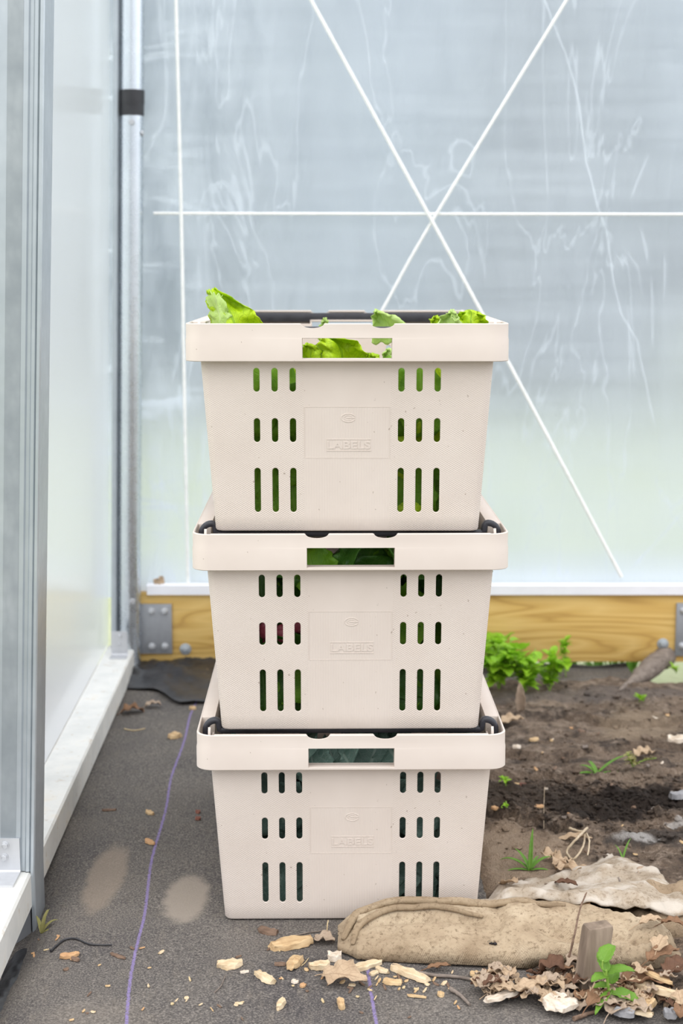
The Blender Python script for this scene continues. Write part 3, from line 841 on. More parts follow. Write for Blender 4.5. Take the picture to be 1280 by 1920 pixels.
add_box(lg, (.0030, 0, 0), (.0110, .0011, .0010), .0002)
on_face(lg, .0015, .1454)
frame_bm = bmesh.new()
lo = [[(sx_*hw, sy_*hh, zz) for sx_, sy_ in ((-1, -1), (1, -1), (1, 1), (-1, 1))] for hw, hh, zz in ((.0535, .0325, -.0004), (.0535, .0325, .0003), (.0529, .0319, .0003), (.0529, .0319, -.0004))]
loft(frame_bm, lo, closed=True)
on_face(frame_bm, 0, .127)

def arm_bm(sy, stowed):
    b_ = bmesh.new()
    if stowed:
        yb = sy*.2895; zt = H-.0112; pv = None
        pts = []
        for k in range(0, 7):
            a_ = R(90*k/6); pts.append((.1895-.016+.016*math.cos(R(90)-a_) if False else .1895-.016*(1-math.cos(a_)), yb-sy*.016*(1-math.sin(a_)), zt))
        right = [(.1895, sy*.205, H-.034), (.1895, sy*.226, H-.026), (.1895, sy*.245, H-.018), (.1895, sy*.262, zt)] + pts
        path = right + [(-p[0], p[1], p[2]) for p in reversed(right)]
        add_tube(b_, path, .005, 12, sq=(.0065, .0145))
    else:
        yb = sy*.250; zt = H-.0075; zs = H+.0055
        right = [(.1902, yb+sy*.004, H-.045), (.1902, yb, H-.020)]
        for k in range(0, 8):
            a_ = R(90*k/7); right.append((.1902-.013*(1-math.cos(a_)), yb, zs-.013*(1-math.sin(a_))))
        right += [(.1745, yb, zs-.0004), (.1728, yb, zs-.003), (.1722, yb, zs-.008), (.1715, yb, zt+.001), (.1690, yb, zt), (.15, yb, zt)]
        path = right + [(-p[0], p[1], p[2]) for p in reversed(right)]
        add_tube(b_, path, .005, 12, sq=(.0080, .0095), up=Vector((0, 1, 0)))
    return b_
meshes = {}
def mk(name, b_, m, angle=35):
    bmesh.ops.recalc_face_normals(b_, faces=b_.faces)
    finish(b_, angle); me = bpy.data.meshes.new(name); b_.to_mesh(me); b_.free(); me.materials.append(m); return me
ME = dict(body=mk('crate_body', body_bm, M['crate_body'], 28), rim=mk('crate_rim', rim_bm, M['crate_rim'], 28), text=mk('lettering', txt, M['emboss'], 20), logo=mk('logo', lg, M['emboss'], 40), frame=mk('label_frame', frame_bm, M['emboss'], 20))
ARM = {(s, k): mk('bale_arm', arm_bm(s, k), M['arm'], 50) for s in (-1, 1) for k in (False, True)}
CR = [(.0127, 1.8816, .0118, 'bottom of the stack, standing on the ground, holding blue-green kale'),
      (.0117, 1.8792, .0142, 'middle of the stack, holding dark leafy greens'),
      (.0069, 1.8758, -.0014, 'top of the stack, open with bright lettuce showing')]
crates = []
def child(name, me, parent):
    o_ = bpy.data.objects.new(name, me); COL.objects.link(o_); o_.parent = parent; return o_
for i, (cx, cy, yw, lab) in enumerate(CR):
    r_ = empty('plastic_crate', (cx-.3*math.sin(yw), cy+.3*math.cos(yw), PITCHZ*i), (0, 0, yw), 'beige vented plastic crate, '+lab, 'crate', 'beige crates stacked three high')
    child('body', ME['body'], r_); child('rim', ME['rim'], r_)
    child('embossed_lettering', ME['text'], r_); child('embossed_logo', ME['logo'], r_); child('label_frame', ME['frame'], r_)
    for s in (-1, 1):
        a_ = child('bale_arm', ARM[(s, i == 2)], r_); a_['label'] = 'black bale arm'
    crates.append(r_)
def in_crate(i, x, y, z):
    cx, cy, yw, _ = CR[i]
    yl = y+.3
    return Vector((cx+x*math.cos(yw)-(yl)*math.sin(yw), cy+x*math.sin(yw)+yl*math.cos(yw), PITCHZ*i+z))

# ------------------------------------------------------------------ leaves
def leaf_bm(L, W, seed=0, nu=18, nv=10, curl=.5, cup=.25, ruf=.10, rf=3.0, lobes=0.0, tip=1.0, twist=0.0, basew=.25, crinkle=.03, th0=0.0):
    rg = random.Random(seed); b_ = bmesh.new(); uvl = b_.loops.layers.uv.new('UVMap')
    ph = [rg.uniform(0, 6.28) for _ in range(6)]
    rows = []; y_ = z_ = 0.0; ds = L/nu
    for i in range(nu+1):
        u = i/nu; th = th0+curl*u*u*1.3
        if i: y_ += math.sin(th)*ds; z_ += math.cos(th)*ds
        wd = (basew*(1-u)**2+math.sin(math.pi*min(1, u**.8*.97+.02))**.75)*W/2
        if u > .9: wd *= max(.05, 1-((u-.9)/.1)**2*.9*tip)
        row = []
        for j in range(nv+1):
            v_ = -1+2*j/nv; av = abs(v_)
            sd_ = 0 if v_ < 0 else 1
            wl = wd*(1+lobes*.8*math.sin(u*12+ph[sd_])*av)*(1+.08*math.sin(u*31+ph[2+sd_])*av)
            off = cup*av*av*wd + ruf*W*.5*av**2*math.sin(rf*6.28*u+ph[sd_]) + crinkle*W*mnoise.noise(Vector((u*7+seed*1.7, v_*4, 1.3)))
            tw = twist*u*v_
            xx = v_*wl*math.cos(tw); off += v_*wl*math.sin(tw)
            row.append((b_.verts.new((xx, y_+(-off)*math.cos(th), z_+off*math.sin(th))), (u, j/nv)))
        rows.append(row)
    for i in range(nu):
        for j in range(nv):
            q = (rows[i][j], rows[i][j+1], rows[i+1][j+1], rows[i+1][j])
            f = b_.faces.new([k[0] for k in q])
            for lp, k in zip(f.loops, q): lp[uvl].uv = k[1]
    return b_
def aim(d, roll=0.0):
    """rotation taking local +Z to d, local -Y roughly to the viewer"""
    d = Vector(d).normalized(); up = Vector((0, -1, 0)); f = up - d*up.dot(d)
    if f.length < 1e-3: f = Vector((0, 0, 1)) - d*d.z
    f.normalize(); y_ = -f; x_ = y_.cross(d)
    m_ = Matrix((x_, y_, d)).transposed()
    return (m_ @ Matrix.Rotation(roll, 3, 'Z')).to_euler()
def leaf(name, m, base, d, L, W, label, cat, group=None, roll=0.0, thick=.0007, **kw):
    o_ = obj(name, leaf_bm(L, W, **kw), M[m], angle=180, solid=thick)
    o_.location = base; o_.rotation_euler = aim(d, roll)
    return set_tag(o_, label, cat, group)
def strip_leaf(name, m, left, right, y0, fold, label, seed=0, ripple=.004, rows=20, cols=12):
    """leaf whose two edges are given as points in its own upright plane"""
    b_ = bmesh.new(); uvl = b_.loops.layers.uv.new('UVMap')
    lp = smooth_path([(p[0], 0, p[1]) for p in left], 6); rp = smooth_path([(p[0], 0, p[1]) for p in right], 6)
    def pick(a_, u): k = u*(len(a_)-1); i_ = min(int(k), len(a_)-2); return a_[i_].lerp(a_[i_+1], k-i_)
    R_ = []
    for i in range(rows+1):
        u = i/rows; A, B = pick(lp, u), pick(rp, u); row = []
        for j in range(cols+1):
            v_ = j/cols; p = A.lerp(B, v_)
            p.x += (.0034*math.sin(u*23+seed)+.0022*math.sin(u*41+seed*2))*(v_-.5); p.z += .0022*math.sin(v_*21+u*9+seed)
            p.y = fold(u, v_) + ripple*mnoise.noise(Vector((p.x*45+seed, 2, p.z*45)))+ripple*.6*math.sin(u*16+v_*5)*abs(v_-.5)*2
            row.append((b_.verts.new(p), (u, v_)))
        R_.append(row)
    for i in range(rows):
        for j in range(cols):
            q = (R_[i][j], R_[i][j+1], R_[i+1][j+1], R_[i+1][j]); f = b_.faces.new([k[0] for k in q])
            for l_, k in zip(f.loops, q): l_[uvl].uv = k[1]
    o_ = obj(name, b_, M[m], angle=180, solid=.0007); o_.location = y0
    return set_tag(o_, label, 'leaf')

# top crate, leaves one by one
def outline_leaf(name, m, left, right, Y, fold, label, seed=0, ripple=.004):
    L_ = [at_y(px, py, Y) for px, py in left]; R_ = [at_y(px, py, Y) for px, py in right]; o0 = L_[0].copy()
    return strip_leaf(name, m, [((p-o0).x, (p-o0).z) for p in L_], [((p-o0).x, (p-o0).z) for p in R_], o0, fold, label, seed, ripple, 24, 16)
tall = outline_leaf('lettuce_leaf', 'lettuce', [(400,690),(394,640),(393,606),(391,585),(387,562),(389,546)], [(480,690),(500,640),(491,606),(480,592),(464,574),(444,563),(420,550),(398,542)], 1.965,
    lambda u, v_: -.012*math.sin(v_*6.0)+.006*u, 'tall bright green lettuce leaf sticking up at the left of the top crate', 3, .009)
o2 = outline_leaf('leaf_lobe', 'lettuce_pale', [(404,690),(397,640),(395,606),(392,588),(386.5,565),(387,547)], [(440,690),(432,640),(428,606),(431,592),(423,572),(416,554)], 1.950, lambda u, v_: .012*abs(v_-.5)*2, None, 8)
for k_ in ('label', 'category'):
    if k_ in o2: del o2[k_]
o2['label'] = 'pale rolled lobe'; o2.parent = tall; o2.location = o2.location-tall.location
outline_leaf('lettuce_leaf', 'lettuce', [(846,640),(850,606),(852,596),(862,588),(878,584)], [(915,640),(913,606),(911,597),(905,589),(882,583.5)], 1.955, lambda u, v_: .010*math.sin(v_*9)+.01*u, 'bright crinkled lettuce leaf at the right end of the top crate, against its wall', 14, .006)
outline_leaf('lettuce_leaf', 'lettuce_pale', [(815,640),(820,606),(826,597),(838,588),(846,583)], [(862,640),(862,606),(858,598),(856,590),(849,582)], 1.945, lambda u, v_: .008*math.sin(v_*5), 'pale folded lettuce leaf beside the crinkled one at the right of the top crate', 15, .005)
outline_leaf('lettuce_leaf', 'lettuce', [(805,640),(806,606),(808,600),(814,595)], [(828,640),(828,606),(827,598),(818,593)], 1.965, lambda u, v_: .004*math.sin(v_*5), 'small round lettuce leaf left of the folded pale leaf on the top crate', 16)
outline_leaf('lettuce_leaf', 'lettuce_pale', [(697,645),(697,612),(698,598),(701,585),(703,582)], [(765,645),(758,608),(742,594),(726,590),(706,582)], 2.13, lambda u, v_: .014*math.sin(v_*5), 'pale green leaf rising at the centre right of the top crate rim', 21)
outline_leaf('lettuce_leaf', 'lettuce_pale', [(598,640),(601,610),(607,598)], [(618,640),(616,610),(611,597)], 2.12, lambda u, v_: .004*math.sin(v_*5), 'thin leaf tip peeking over the front rim of the top crate near its centre', 23, .002)
outline_leaf('lettuce_leaf', 'lettuce', [(588,720),(594,672),(593,655),(596,640),(602,633)], [(700,720),(690,672),(684,658),(672,645),(650,637),(612,631)], 1.960, lambda u, v_: -.016*math.sin(v_*6.5), 'large bright leaf in the middle of the top crate hand hole', 31, .007)
outline_leaf('lettuce_leaf', 'lettuce', [(555,720),(560,680),(566,652),(572,645)], [(600,720),(602,680),(600,655),(580,646)], 1.950, lambda u, v_: .006*math.sin(v_*6), 'leaf in the left corner of the top crate hand hole', 33)
outline_leaf('lettuce_leaf', 'lettuce', [(672,720),(674,680),(680,668),(690,664)], [(720,720),(716,680),(710,668),(696,664)], 1.975, lambda u, v_: .006*math.sin(v_*6), 'low leaf right of centre in the top crate hand hole', 36)
outline_leaf('lettuce_leaf', 'lettuce_pale', [(712,720),(714,680),(720,662),(728,655)], [(745,720),(742,680),(738,664),(732,655)], 2.06, lambda u, v_: .006*math.sin(v_*6), 'pale leaf in the right corner of the top crate hand hole', 38)
rng = random.Random(12)
def fill(i, mats, n_, zlo, zhi, name, label, group, L0=.10, yr=(-.248, -.19)):
    for k in range(n_):
        xx = -.145+.29*((k*.618) % 1.0) ; zz = lerp(zlo, zhi, rng.random()); yy = rng.uniform(*yr)
        ll = L0*rng.uniform(.7, 1.1); ww_ = L0*rng.uniform(.6, .9)
        d_ = Vector((rng.uniform(-.8, .8), rng.uniform(0, .3), rng.uniform(-.2, 1))).normalized()
        if zz + d_.z*ll > zhi+.04: d_.z *= .3; d_.normalize()
        if zz + d_.z*ll < .012: d_.z = abs(d_.z)
        lim = hx(.03)-.012-ww_*.45
        a0, a1 = min(0, d_.x*ll), max(0, d_.x*ll)
        xx = max(-lim-a0, min(lim-a1, xx)) if (a1-a0) < 2*lim else -(a0+a1)/2
        leaf(name, rng.choice(mats), in_crate(i, xx, yy, zz), d_, ll, ww_, label, 'leaf', group, roll=rng.uniform(-.4, .4), seed=100*i+k, curl=rng.uniform(.1, .6), ruf=rng.uniform(.06, .18), nu=12, nv=8)
fill(2, ['lettuce', 'lettuce_deep', 'lettuce_deep'], 40, .015, .150, 'lettuce_leaf', 'lettuce leaf packed inside the top crate, glimpsed only through its slots', 'lettuce leaves filling the top crate')
fill(1, ['spinach', 'spinach', 'lettuce_deep'], 40, .015, .165, 'salad_leaf', 'dark salad leaf packed inside the middle crate, glimpsed through its slots', 'salad leaves filling the middle crate')
fill(0, ['kale'], 40, .015, .165, 'kale_leaf', 'blue-green kale leaf packed inside the bottom crate, glimpsed through its slots', 'kale leaves filling the bottom crate')
for k in range(8):
    leaf('lettuce_leaf', ['lettuce_deep', 'lettuce'][k % 2], in_crate(2, (-.118, -.098, -.078, -.062, .062, .080, .098, .118)[k], -.240+.010*(k % 2), .118), (rng.uniform(-.10, .10), .05, 1), .105, .060, 'upright lettuce leaf behind the upper slots of the top crate', 'leaf', 'lettuce leaves behind the upper slots', seed=900+k, curl=.2, ruf=.12, nu=12, nv=8)
for i_, nm, mm, lab, gp in ((2, 'lettuce_leaf', ('lettuce_deep', 'lettuce_deep'), 'lettuce leaf standing behind the long lower slots of the top crate', 'lettuce leaves behind the lower slots'), (1, 'salad_leaf', ('spinach', 'lettuce_deep'), 'dark salad leaf standing behind the long lower slots of the middle crate', 'salad leaves behind the lower slots'), (0, 'kale_leaf', ('kale', 'kale'), 'kale leaf standing behind the long lower slots of the bottom crate', 'kale leaves behind the lower slots')):
    for k in range(6):
        leaf(nm, mm[k % 2], in_crate(i_, (-.110, -.088, -.066, .068, .090, .112)[k], -.240+.008*(k % 2), .006), (rng.uniform(-.15, .15), .10, 1), .095, .055, lab, 'leaf', gp, seed=950+10*i_+k, curl=.15, ruf=.12, nu=12, nv=8)
# hand-hole leaves of the two lower crates
for k, (xx, L_, W_, tl, lab, m_) in enumerate([(-.040, .070, .060, -.3, 'rounded green salad leaf at the left in the middle crate hand hole', 'lettuce_deep'),
        (.005, .075, .075, .5, 'broad dark salad leaf at the centre of the middle crate hand hole', 'spinach'),
        (.046, .062, .040, .1, 'narrow green salad leaf at the right in the middle crate hand hole', 'lettuce_deep')]):
    leaf('salad_leaf', m_, in_crate(1, xx, -.235+.01*k, .178), (tl, .2, 1), L_, W_, lab, 'leaf', seed=410+k, curl=.8, ruf=.1)
for k, (xx, L_, W_, tl, lab) in enumerate([(-.045, .068, .050, -.2, 'kale leaf at the left in the bottom crate hand hole'),
        (-.012, .070, .050, -.4, 'folded kale leaf left of centre in the bottom crate hand hole'),
        (.020, .070, .085, .35, 'broad pale-backed kale leaf right of centre in the bottom crate hand hole'),
        (.050, .066, .045, .2, 'ruffled kale leaf at the right in the bottom crate hand hole')]):
    leaf('kale_leaf', 'kale', in_crate(0, xx, -.240+.008*k, .178), (tl, .2, 1), L_, W_, lab, 'leaf', seed=440+k, curl=.8, ruf=.16, rf=4)
# kale and salad tops seen in the gaps along the rims
for i_, nm, m_, lab, gp in ((0, 'kale_leaf', 'kale', 'kale leaf lying just under the rim of the bottom crate', 'kale leaves under the bottom crate rim'), (1, 'salad_leaf', 'spinach', 'dark salad leaf lying just under the rim of the middle crate', 'salad leaves under the middle crate rim')):
    for k in range(5):
        leaf(nm, m_, in_crate(i_, -.13+.065*k, -.25+.006*(k % 2), .205), (rng.uniform(-.6, .6), .9, .35), .10, .085, lab, 'leaf', gp, seed=600+10*i_+k, curl=.8, ruf=.12)
# radishes behind the middle left slots of the middle crate
for k, (xx, zz, rr, lab) in enumerate([(-.108, .128, .011, 'red radish behind the leftmost middle slot of the middle crate'), (-.088, .124, .011, 'dark red radish behind the second middle slot of the middle crate'), (-.066, .134, .010, 'pink radish behind the third middle slot of the middle crate')]):
    b_ = bmesh.new(); bmesh.ops.create_uvsphere(b_, u_segments=18, v_segments=12, radius=rr)
    for q in b_.verts:
        if q.co.z < 0: q.co.z *= 1.25; 
        q.co *= 1+.06*mnoise.noise(q.co*90)
    add_tube(b_, smooth_path([(0, 0, -rr*1.1), (.001, .001, -rr*1.7), (.003, 0, -rr*2.4)], 4), [.002*(1-t_/9) + .0003 for t_ in range(9)], 6)
    o_ = obj('radish', b_, M['radish']); o_.location = in_crate(1, xx, -.246, zz); o_.rotation_euler = (R(20*k), R(15), 0)
    set_tag(o_, lab, 'radish', 'radishes in the middle crate')
    s_ = bmesh.new(); add_tube(s_, smooth_path([(0, 0, rr*.8), (.002, .004, rr*2), (.004, .012, rr*3)], 4), .0014, 6); obj('stem', s_, M['stem'], o_)

# ------------------------------------------------------------------ burlap
def grid_from(fun, nu, nv, closed_v=False, uvs=(1, 1)):
    b_ = bmesh.new(); uvl = b_.loops.layers.uv.new('UVMap'); VV = []
    for i in range(nu+1):
        row = []
        for j in range(nv+(0 if closed_v else 1)):
            row.append(b_.verts.new(fun(i/nu, j/nv)))
        VV.append(row)
    for i in range(nu):
        for j in range(nv):
            j2 = (j+1) % nv if closed_v else j+1
            f = b_.faces.new((VV[i][j], VV[i][j2], VV[i+1][j2], VV[i+1][j]))
            for lp, (uu, vv) in zip(f.loops, ((i, j), (i, j+1), (i+1, j+1), (i+1, j))): lp[uvl].uv = (uu/nu*uvs[0], vv/nv*uvs[1])
    if closed_v:
        b_.faces.new(list(reversed(VV[0]))); b_.faces.new(VV[-1])
    return b_, VV
# front roll: stations (px,py of the front lower edge) and height / depth
FR = [(-.004, 1.815), (.020, 1.792), (.07, 1.783), (.13, 1.778), (.19, 1.772), (.25, 1.762), (.31, 1.752), (.36, 1.742), (.395, 1.745), (.415, 1.752)]
DP = [.055, .095, .105, .105, .108, .112, .11, .10, .08, .05]
HT = [.012, .030, .043, .046, .039, .034, .034, .034, .028, .010]
def itp(a_, u):
    k = u*(len(a_)-1); i_ = min(int(k), len(a_)-2); f_ = k-i_; f_ = f_*f_*(3-2*f_)*.5+f_*.5
    if isinstance(a_[0], tuple): return tuple(lerp(p, q, f_) for p, q in zip(a_[i_], a_[i_+1]))
    return lerp(a_[i_], a_[i_+1], f_)
def roll(u, v_):
    fx, fy = itp(FR, u); dp = itp(DP, u); ht = itp(HT, u)
    top = v_ < .5
    t_ = 2*v_ if top else 2-2*v_
    yy = fy + dp*t_
    if top:
        pr_ = .52*min(1, t_/.10)**.5 + .48*sstep(.08, .82, t_)
        pr_ *= max(0, 1-max(0, (t_-.86)/.14)**2)**.5
        n_ = .007*fbm(fx, yy, 15, 3) + .0022*fbm(fx, yy*2, 55, 2)
        fold = -.017*math.exp(-((t_-.42-.12*math.sin(u*7))/.08)**2)*sstep(.50, .66, u)*(1-sstep(.85, 1, u))
        lip = .006*math.exp(-((t_-.60)/.05)**2)*sstep(.05, .12, u)*(1-sstep(.40, .52, u)) - .005*math.exp(-((t_-.50)/.05)**2)*sstep(.05, .12, u)*(1-sstep(.40, .52, u))
        zz = ht*pr_ + (n_+fold+lip)*min(1, t_/.08)*min(1, (1-t_)/.08)
    else:
        zz = -.003*min(1, t_/.05, (1-t_)/.05)
    g_ = max(ground(fx, yy), 0)
    return Vector((fx + .004*fbm(u*3, t_*3, 3, 2), yy, max(zz, -.001)+g_+.0015))
b_, _ = grid_from(roll, 90, 44, True, (.46, .26))
bur = obj('burlap_sack', b_, M['burlap'], angle=180, recalc=True)
set_tag(bur, 'brown burlap sack folded on the ground against the front of the bottom crate', 'burlap')
def hemline(pts, r, name='rolled_hem'):
    b_ = bmesh.new(); uvl = b_.loops.layers.uv.new('UVMap')
    P_ = smooth_path(pts, 10)
    P_ = [p+Vector((0, 0, .0012*fn(p.x*60, p.y*60)))for p in P_]
    n_ = len(P_)
    add_tube(b_, P_, [r*(.35+.65*math.sin(math.pi*min(1, (i+.6)/n_))**.5)*(1+.14*fn(i*.6, 3)) for i in range(n_)], 10, sq=(r*2.6, r*1.5))
    for f in b_.faces:
        for lp in f.loops: lp[uvl].uv = (lp.vert.co.x, lp.vert.co.y+lp.vert.co.z)
    return obj(name, b_, M['hem'], bur, angle=180)
def on_roll(u, v_, lift=.0): p = roll(u, v_); return p+Vector((0, 0, lift))
hemline([on_roll(u, v_, .002) for u, v_ in ((.03, .10), (.05, .20), (.09, .31), (.14, .37), (.22, .395), (.30, .40), (.38, .405), (.44, .41), (.48, .405), (.52, .395), (.57, .385), (.62, .375))], .0052)
hemline([on_roll(u, v_, .0015) for u, v_ in ((.075, .04), (.085, .12), (.105, .21), (.14, .27), (.19, .30), (.25, .305), (.31, .30), (.37, .29), (.42, .275))], .0042)

# pale weathered sheet behind the roll
def sheet(u, v_):
    # u: left->right, v: front->back
    fr = itp([(.175, 1.868), (.23, 1.862), (.29, 1.850), (.35, 1.842), (.41, 1.835), (.45, 1.83)], u)
    bk = itp([(.186, 1.955), (.225, 1.995), (.275, 2.020), (.325, 2.055), (.385, 2.100), (.430, 2.05)], u)
    x_ = lerp(fr[0], bk[0], v_); y_ = lerp(fr[1], bk[1], v_)
    z_ = ground(x_, y_)+.004+.030*math.exp(-((v_-.12)/.25)**2)*(1-sstep(.6, 1, u)*.6)+.010*(1-v_)+.006*fbm(x_, y_, 22, 3)
    z_ += .007*math.exp(-((v_-.55-.2*u)/.05)**2)+.012*sstep(.3, .8, u)*math.sin(math.pi*v_)
    z_ -= .006*sstep(.9, 1, v_)
    return Vector((x_+.003*fn(u*9, v_*9), y_+.005*fn(u*13, v_*5, 3), z_))
b_, _ = grid_from(sheet, 60, 40, False, (.26, .22))
o_ = obj('burlap_sheet', b_, M['burlap_pale'], angle=180, solid=.003)
set_tag(o_, 'pale weathered burlap sheet spread behind the folded sack', 'burlap')
# darker crumpled length to the right, behind the stake
def crump(u, v_):
    c0 = itp([(.355, 1.90), (.40, 1.89), (.46, 1.90), (.54, 1.88), (.66, 1.86)], u)
    hw = itp([.02, .060, .075, .080, .085], u); ht = itp([.010, .026, .030, .026, .022], u)
    a_ = 2*math.pi*v_; yy = c0[1]-hw*math.cos(a_)
    zz = max(0, math.sin(a_))**.7*ht*(1+.35*math.sin(yy*75+u*6)+.4*fbm(u*4, yy*9, 3, 3))
    return Vector((c0[0], yy, max(ground(c0[0], yy), 0)+zz+.001-(.004 if math.sin(a_) < -.1 else 0)))
b_, _ = grid_from(crump, 60, 40, True, (.3, .2))
o_ = obj('burlap_sack', b_, M['burlap_dark'], angle=180, recalc=True)
set_tag(o_, 'soiled crumpled burlap lying to the right of the wooden stake', 'burlap')

# wooden stake
sb = Vector((.298, 1.712, .0))
bm = bmesh.new()
secs = []
for z_, dx, w_, d_ in ((-.03, -.004, .033, .024), (.0, -.002, .033, .024), (.04, .002, .032, .024), (.077, .0065, .0315, .024), (.0805, .007, .030, .022)):
    lp = rrect(w_/2, d_/2, .0025, 3)
    secs.append([(p[0]+dx+.0006*fn(p[0]*80, z_*50), p[1]-.05*0, z_+.002*(p[0]/w_) if z_ > .07 else z_) for p in lp])
loft(bm, secs)
st = obj('wooden_stake', bm, M['stake'], recalc=True, loc=sb, rot=(R(-2), R(1), R(14)))
set_tag(st, 'weathered square wooden stake driven in by the burlap, bottom right', 'stake')

# ------------------------------------------------------------------ debris
def px_m(p):
    """metres per picture pixel at a ground point, along x and along y (ground depth)"""
    return (p.y*_c-(p.z-EYE)*_s)/F_PX
def chip(px, py, ln, wd, ang, m, label, cat='wood chip', name='wood_chip', group=None, seed=None, th=None, lift=0.0, blunt=.6, pitch=0.0):
    p = G(px, py); k = px_m(p)
    a_ = R(-ang)
    dx = math.cos(a_); dy = math.sin(a_)/.44
    L_ = ln*k*math.hypot(dx, dy); W_ = wd*k*(1.6 if abs(ang) < 40 else 1.0); T_ = th or min(.008, W_*.35)
    rg = random.Random(seed if seed is not None else int(px*7+py))
    b_ = bmesh.new(); rings = []; N = 7
    for i in range(N):
        u = i/(N-1); e_ = min(1, blunt+ (1-blunt)*math.sin(math.pi*u)*1.2)
        cx_ = (u-.5)*L_
        c_ = []
        for q, (sy_, sz_) in enumerate(((-.5, 0), (-.42, .75), (-.05, 1.0), (.35, .85), (.5, .1), (.1, -.05))):
            c_.append((cx_+rg.uniform(-.05, .05)*L_*(1 if i in (0, N-1) else .3), sy_*W_*e_*(1+rg.uniform(-.14, .14)), T_*(sz_*(1+rg.uniform(-.25, .25)))))
        rings.append(c_)
    loft(b_, rings)
    bmesh.ops.subdivide_edges(b_, edges=list(b_.edges), cuts=1, use_grid_fill=True)
    for q in b_.verts: q.co += Vector((0, 1, .6))*mnoise.noise(q.co*220+Vector((px, py, 0)))*W_*.07
    o_ = obj(name, b_, CH[m], recalc=True, angle=25, loc=p+Vector((0, 0, .0008+lift)), rot=(rg.uniform(-.1, .1), pitch, math.atan2(dy, dx)))
    return set_tag(o_, label, cat, group)
def twig(pxs, r, m, label, cat='twig', name='twig', lifts=None, group=None, k=6):
    pts = [G(px, py, r+(lifts[i] if lifts else 0)) for i, (px, py) in enumerate(pxs)]
    c0 = pts[0].copy(); P_ = smooth_path([p-c0 for p in pts], k)
    P_ = [p+Vector((fn(i*.7, 1)*r*.5, fn(i*.7, 5)*r*.5, 0)) for i, p in enumerate(P_)]
    b_ = bmesh.new(); n_ = len(P_); add_tube(b_, P_, [r*(1-.45*i/n_)*(1+.2*fn(i*.9, 8)) for i in range(n_)], 7)
    o_ = obj(name, b_, CH[m] if m in CH else M[m], angle=60, loc=c0)
    return set_tag(o_, label, cat, group)
def dry(px, py, L, W, ang, m, label, lift=0.0, curl=.8, pitch=75, roll=0.0, seed=0, lobes=.25, group=None, ruf=.16, stem=True, cup=.4):
    p = G(px, py)
    o_ = obj('dry_leaf', leaf_bm(L, W, seed=seed, curl=curl, cup=cup, ruf=ruf, lobes=lobes, nu=16, nv=8, crinkle=.10, basew=.1), M[m], angle=180, solid=.0006)
    # lie down: local +Z goes along the ground heading
    hd = R(-ang); d_ = Vector((math.cos(hd), math.sin(hd), math.tan(R(90-pitch)))).normalized()
    x_ = d_.cross(Vector((0, 0, 1))).normalized(); y_ = d_.cross(x_).normalized()
    rot = Matrix((x_, y_, d_)).transposed() @ Matrix.Rotation(roll, 3, 'Z')
    o_.rotation_euler = rot.to_euler()
    o_.location = p - d_*L*.45 + Vector((0, 0, .004+lift+L*.45*max(0, d_.z)))
    if stem:
        b_ = bmesh.new(); add_tube(b_, smooth_path([(0, 0, .003), (0, .001, -.006), (.002, .002, -.016)], 4), .0006, 5); obj('stem', b_, M[m], o_)
    return set_tag(o_, label, 'leaf', group)

# loose chips on the fabric in front of the crates
chip(545, 1773, 74, 26, -12, 'tan', 'long flat tan wood chip in front of the bottom crate, beside the grey leaf', blunt=.55)
chip(553, 1809, 20, 42, 8, 'tan', 'upright oval orange-tan wood chip below the long flat chip')
chip(430, 1812, 46, 20, -6, 'pale', 'pale pointed wood chip lying leftmost of the chips before the crates', blunt=.25)
chip(497, 1836, 38, 14, 30, 'pale', 'pale splintered wood chip slanting down to the right, under the leftmost pale chip')
chip(598, 1815, 36, 20, -8, 'pale', 'diamond-shaped pale wood chip left of the brown torn leaf', blunt=.3)
chip(627, 1799, 25, 17, 0, 'white', 'small cream wood lump at the left tip of the burlap', th=.009)
chip(503, 1749, 36, 13, 12, 'bark', 'dark brown bark flake just before the bottom crate')
chip(527, 1887, 12, 20, 10, 'pale', 'small upright pale wood chip at the bottom, left of the purple stripe end', blunt=.5)
chip(639, 1887, 12, 20, -5, 'tan', 'small tan wood chip under the brown torn leaf')
chip(448, 1883, 15, 5, 0, 'pale', 'tiny flat pale chip at the lower left of the chips')
chip(458, 1824, 16, 6, -8, 'white', 'tiny white splinter right of the leftmost pale chip')
chip(525, 1810, 20, 8, 0, 'bark', 'small dark bark bit left of the upright oval chip')
chip(682, 1815, 66, 15, -14, 'pale', 'long bent pale wood splinter in front of the burlap tip')
chip(717, 1822, 22, 10, 28, 'pale', 'short pale chip touching the right end of the bent splinter')
chip(700, 1827, 15, 8, -20, 'pale', 'little pale chip under the bent splinter')
chip(768, 1829, 70, 17, 22, 'pale', 'long pale split chip lying against the front of the burlap')
chip(736, 1844, 34, 13, 8, 'tan', 'short tan split chip beside the second purple stripe')
chip(826, 1867, 13, 10, 0, 'tan', 'small tan square chip on the fabric below the burlap')
chip(781, 1870, 34, 6, 6, 'tan', 'thin tan sliver on the fabric below the burlap')
chip(553, 1843, 12, 9, 10, 'white', 'small whitish crumb under the upright oval chip')
chip(568, 1850, 10, 9, 10, 'orange', 'small reddish crumb under the upright oval chip')
twig([(548, 1757), (575, 1751), (612, 1746)], .0012, 'twig', 'thin straight twig lying before the bottom crate by the burlap')
twig([(402, 1862), (414, 1850), (420, 1836), (423, 1829)], .0008, 'twig', 'hair-thin curved twig at the lower left before the crates')
twig([(735, 1815), (800, 1831), (860, 1836), (910, 1847)], .0028, 'twig', 'long grey-brown stick along the front foot of the burlap')
twig([(843, 1858), (862, 1870), (880, 1888)], .0030, 'twig', 'short thick grey stick on the fabric below the burlap')
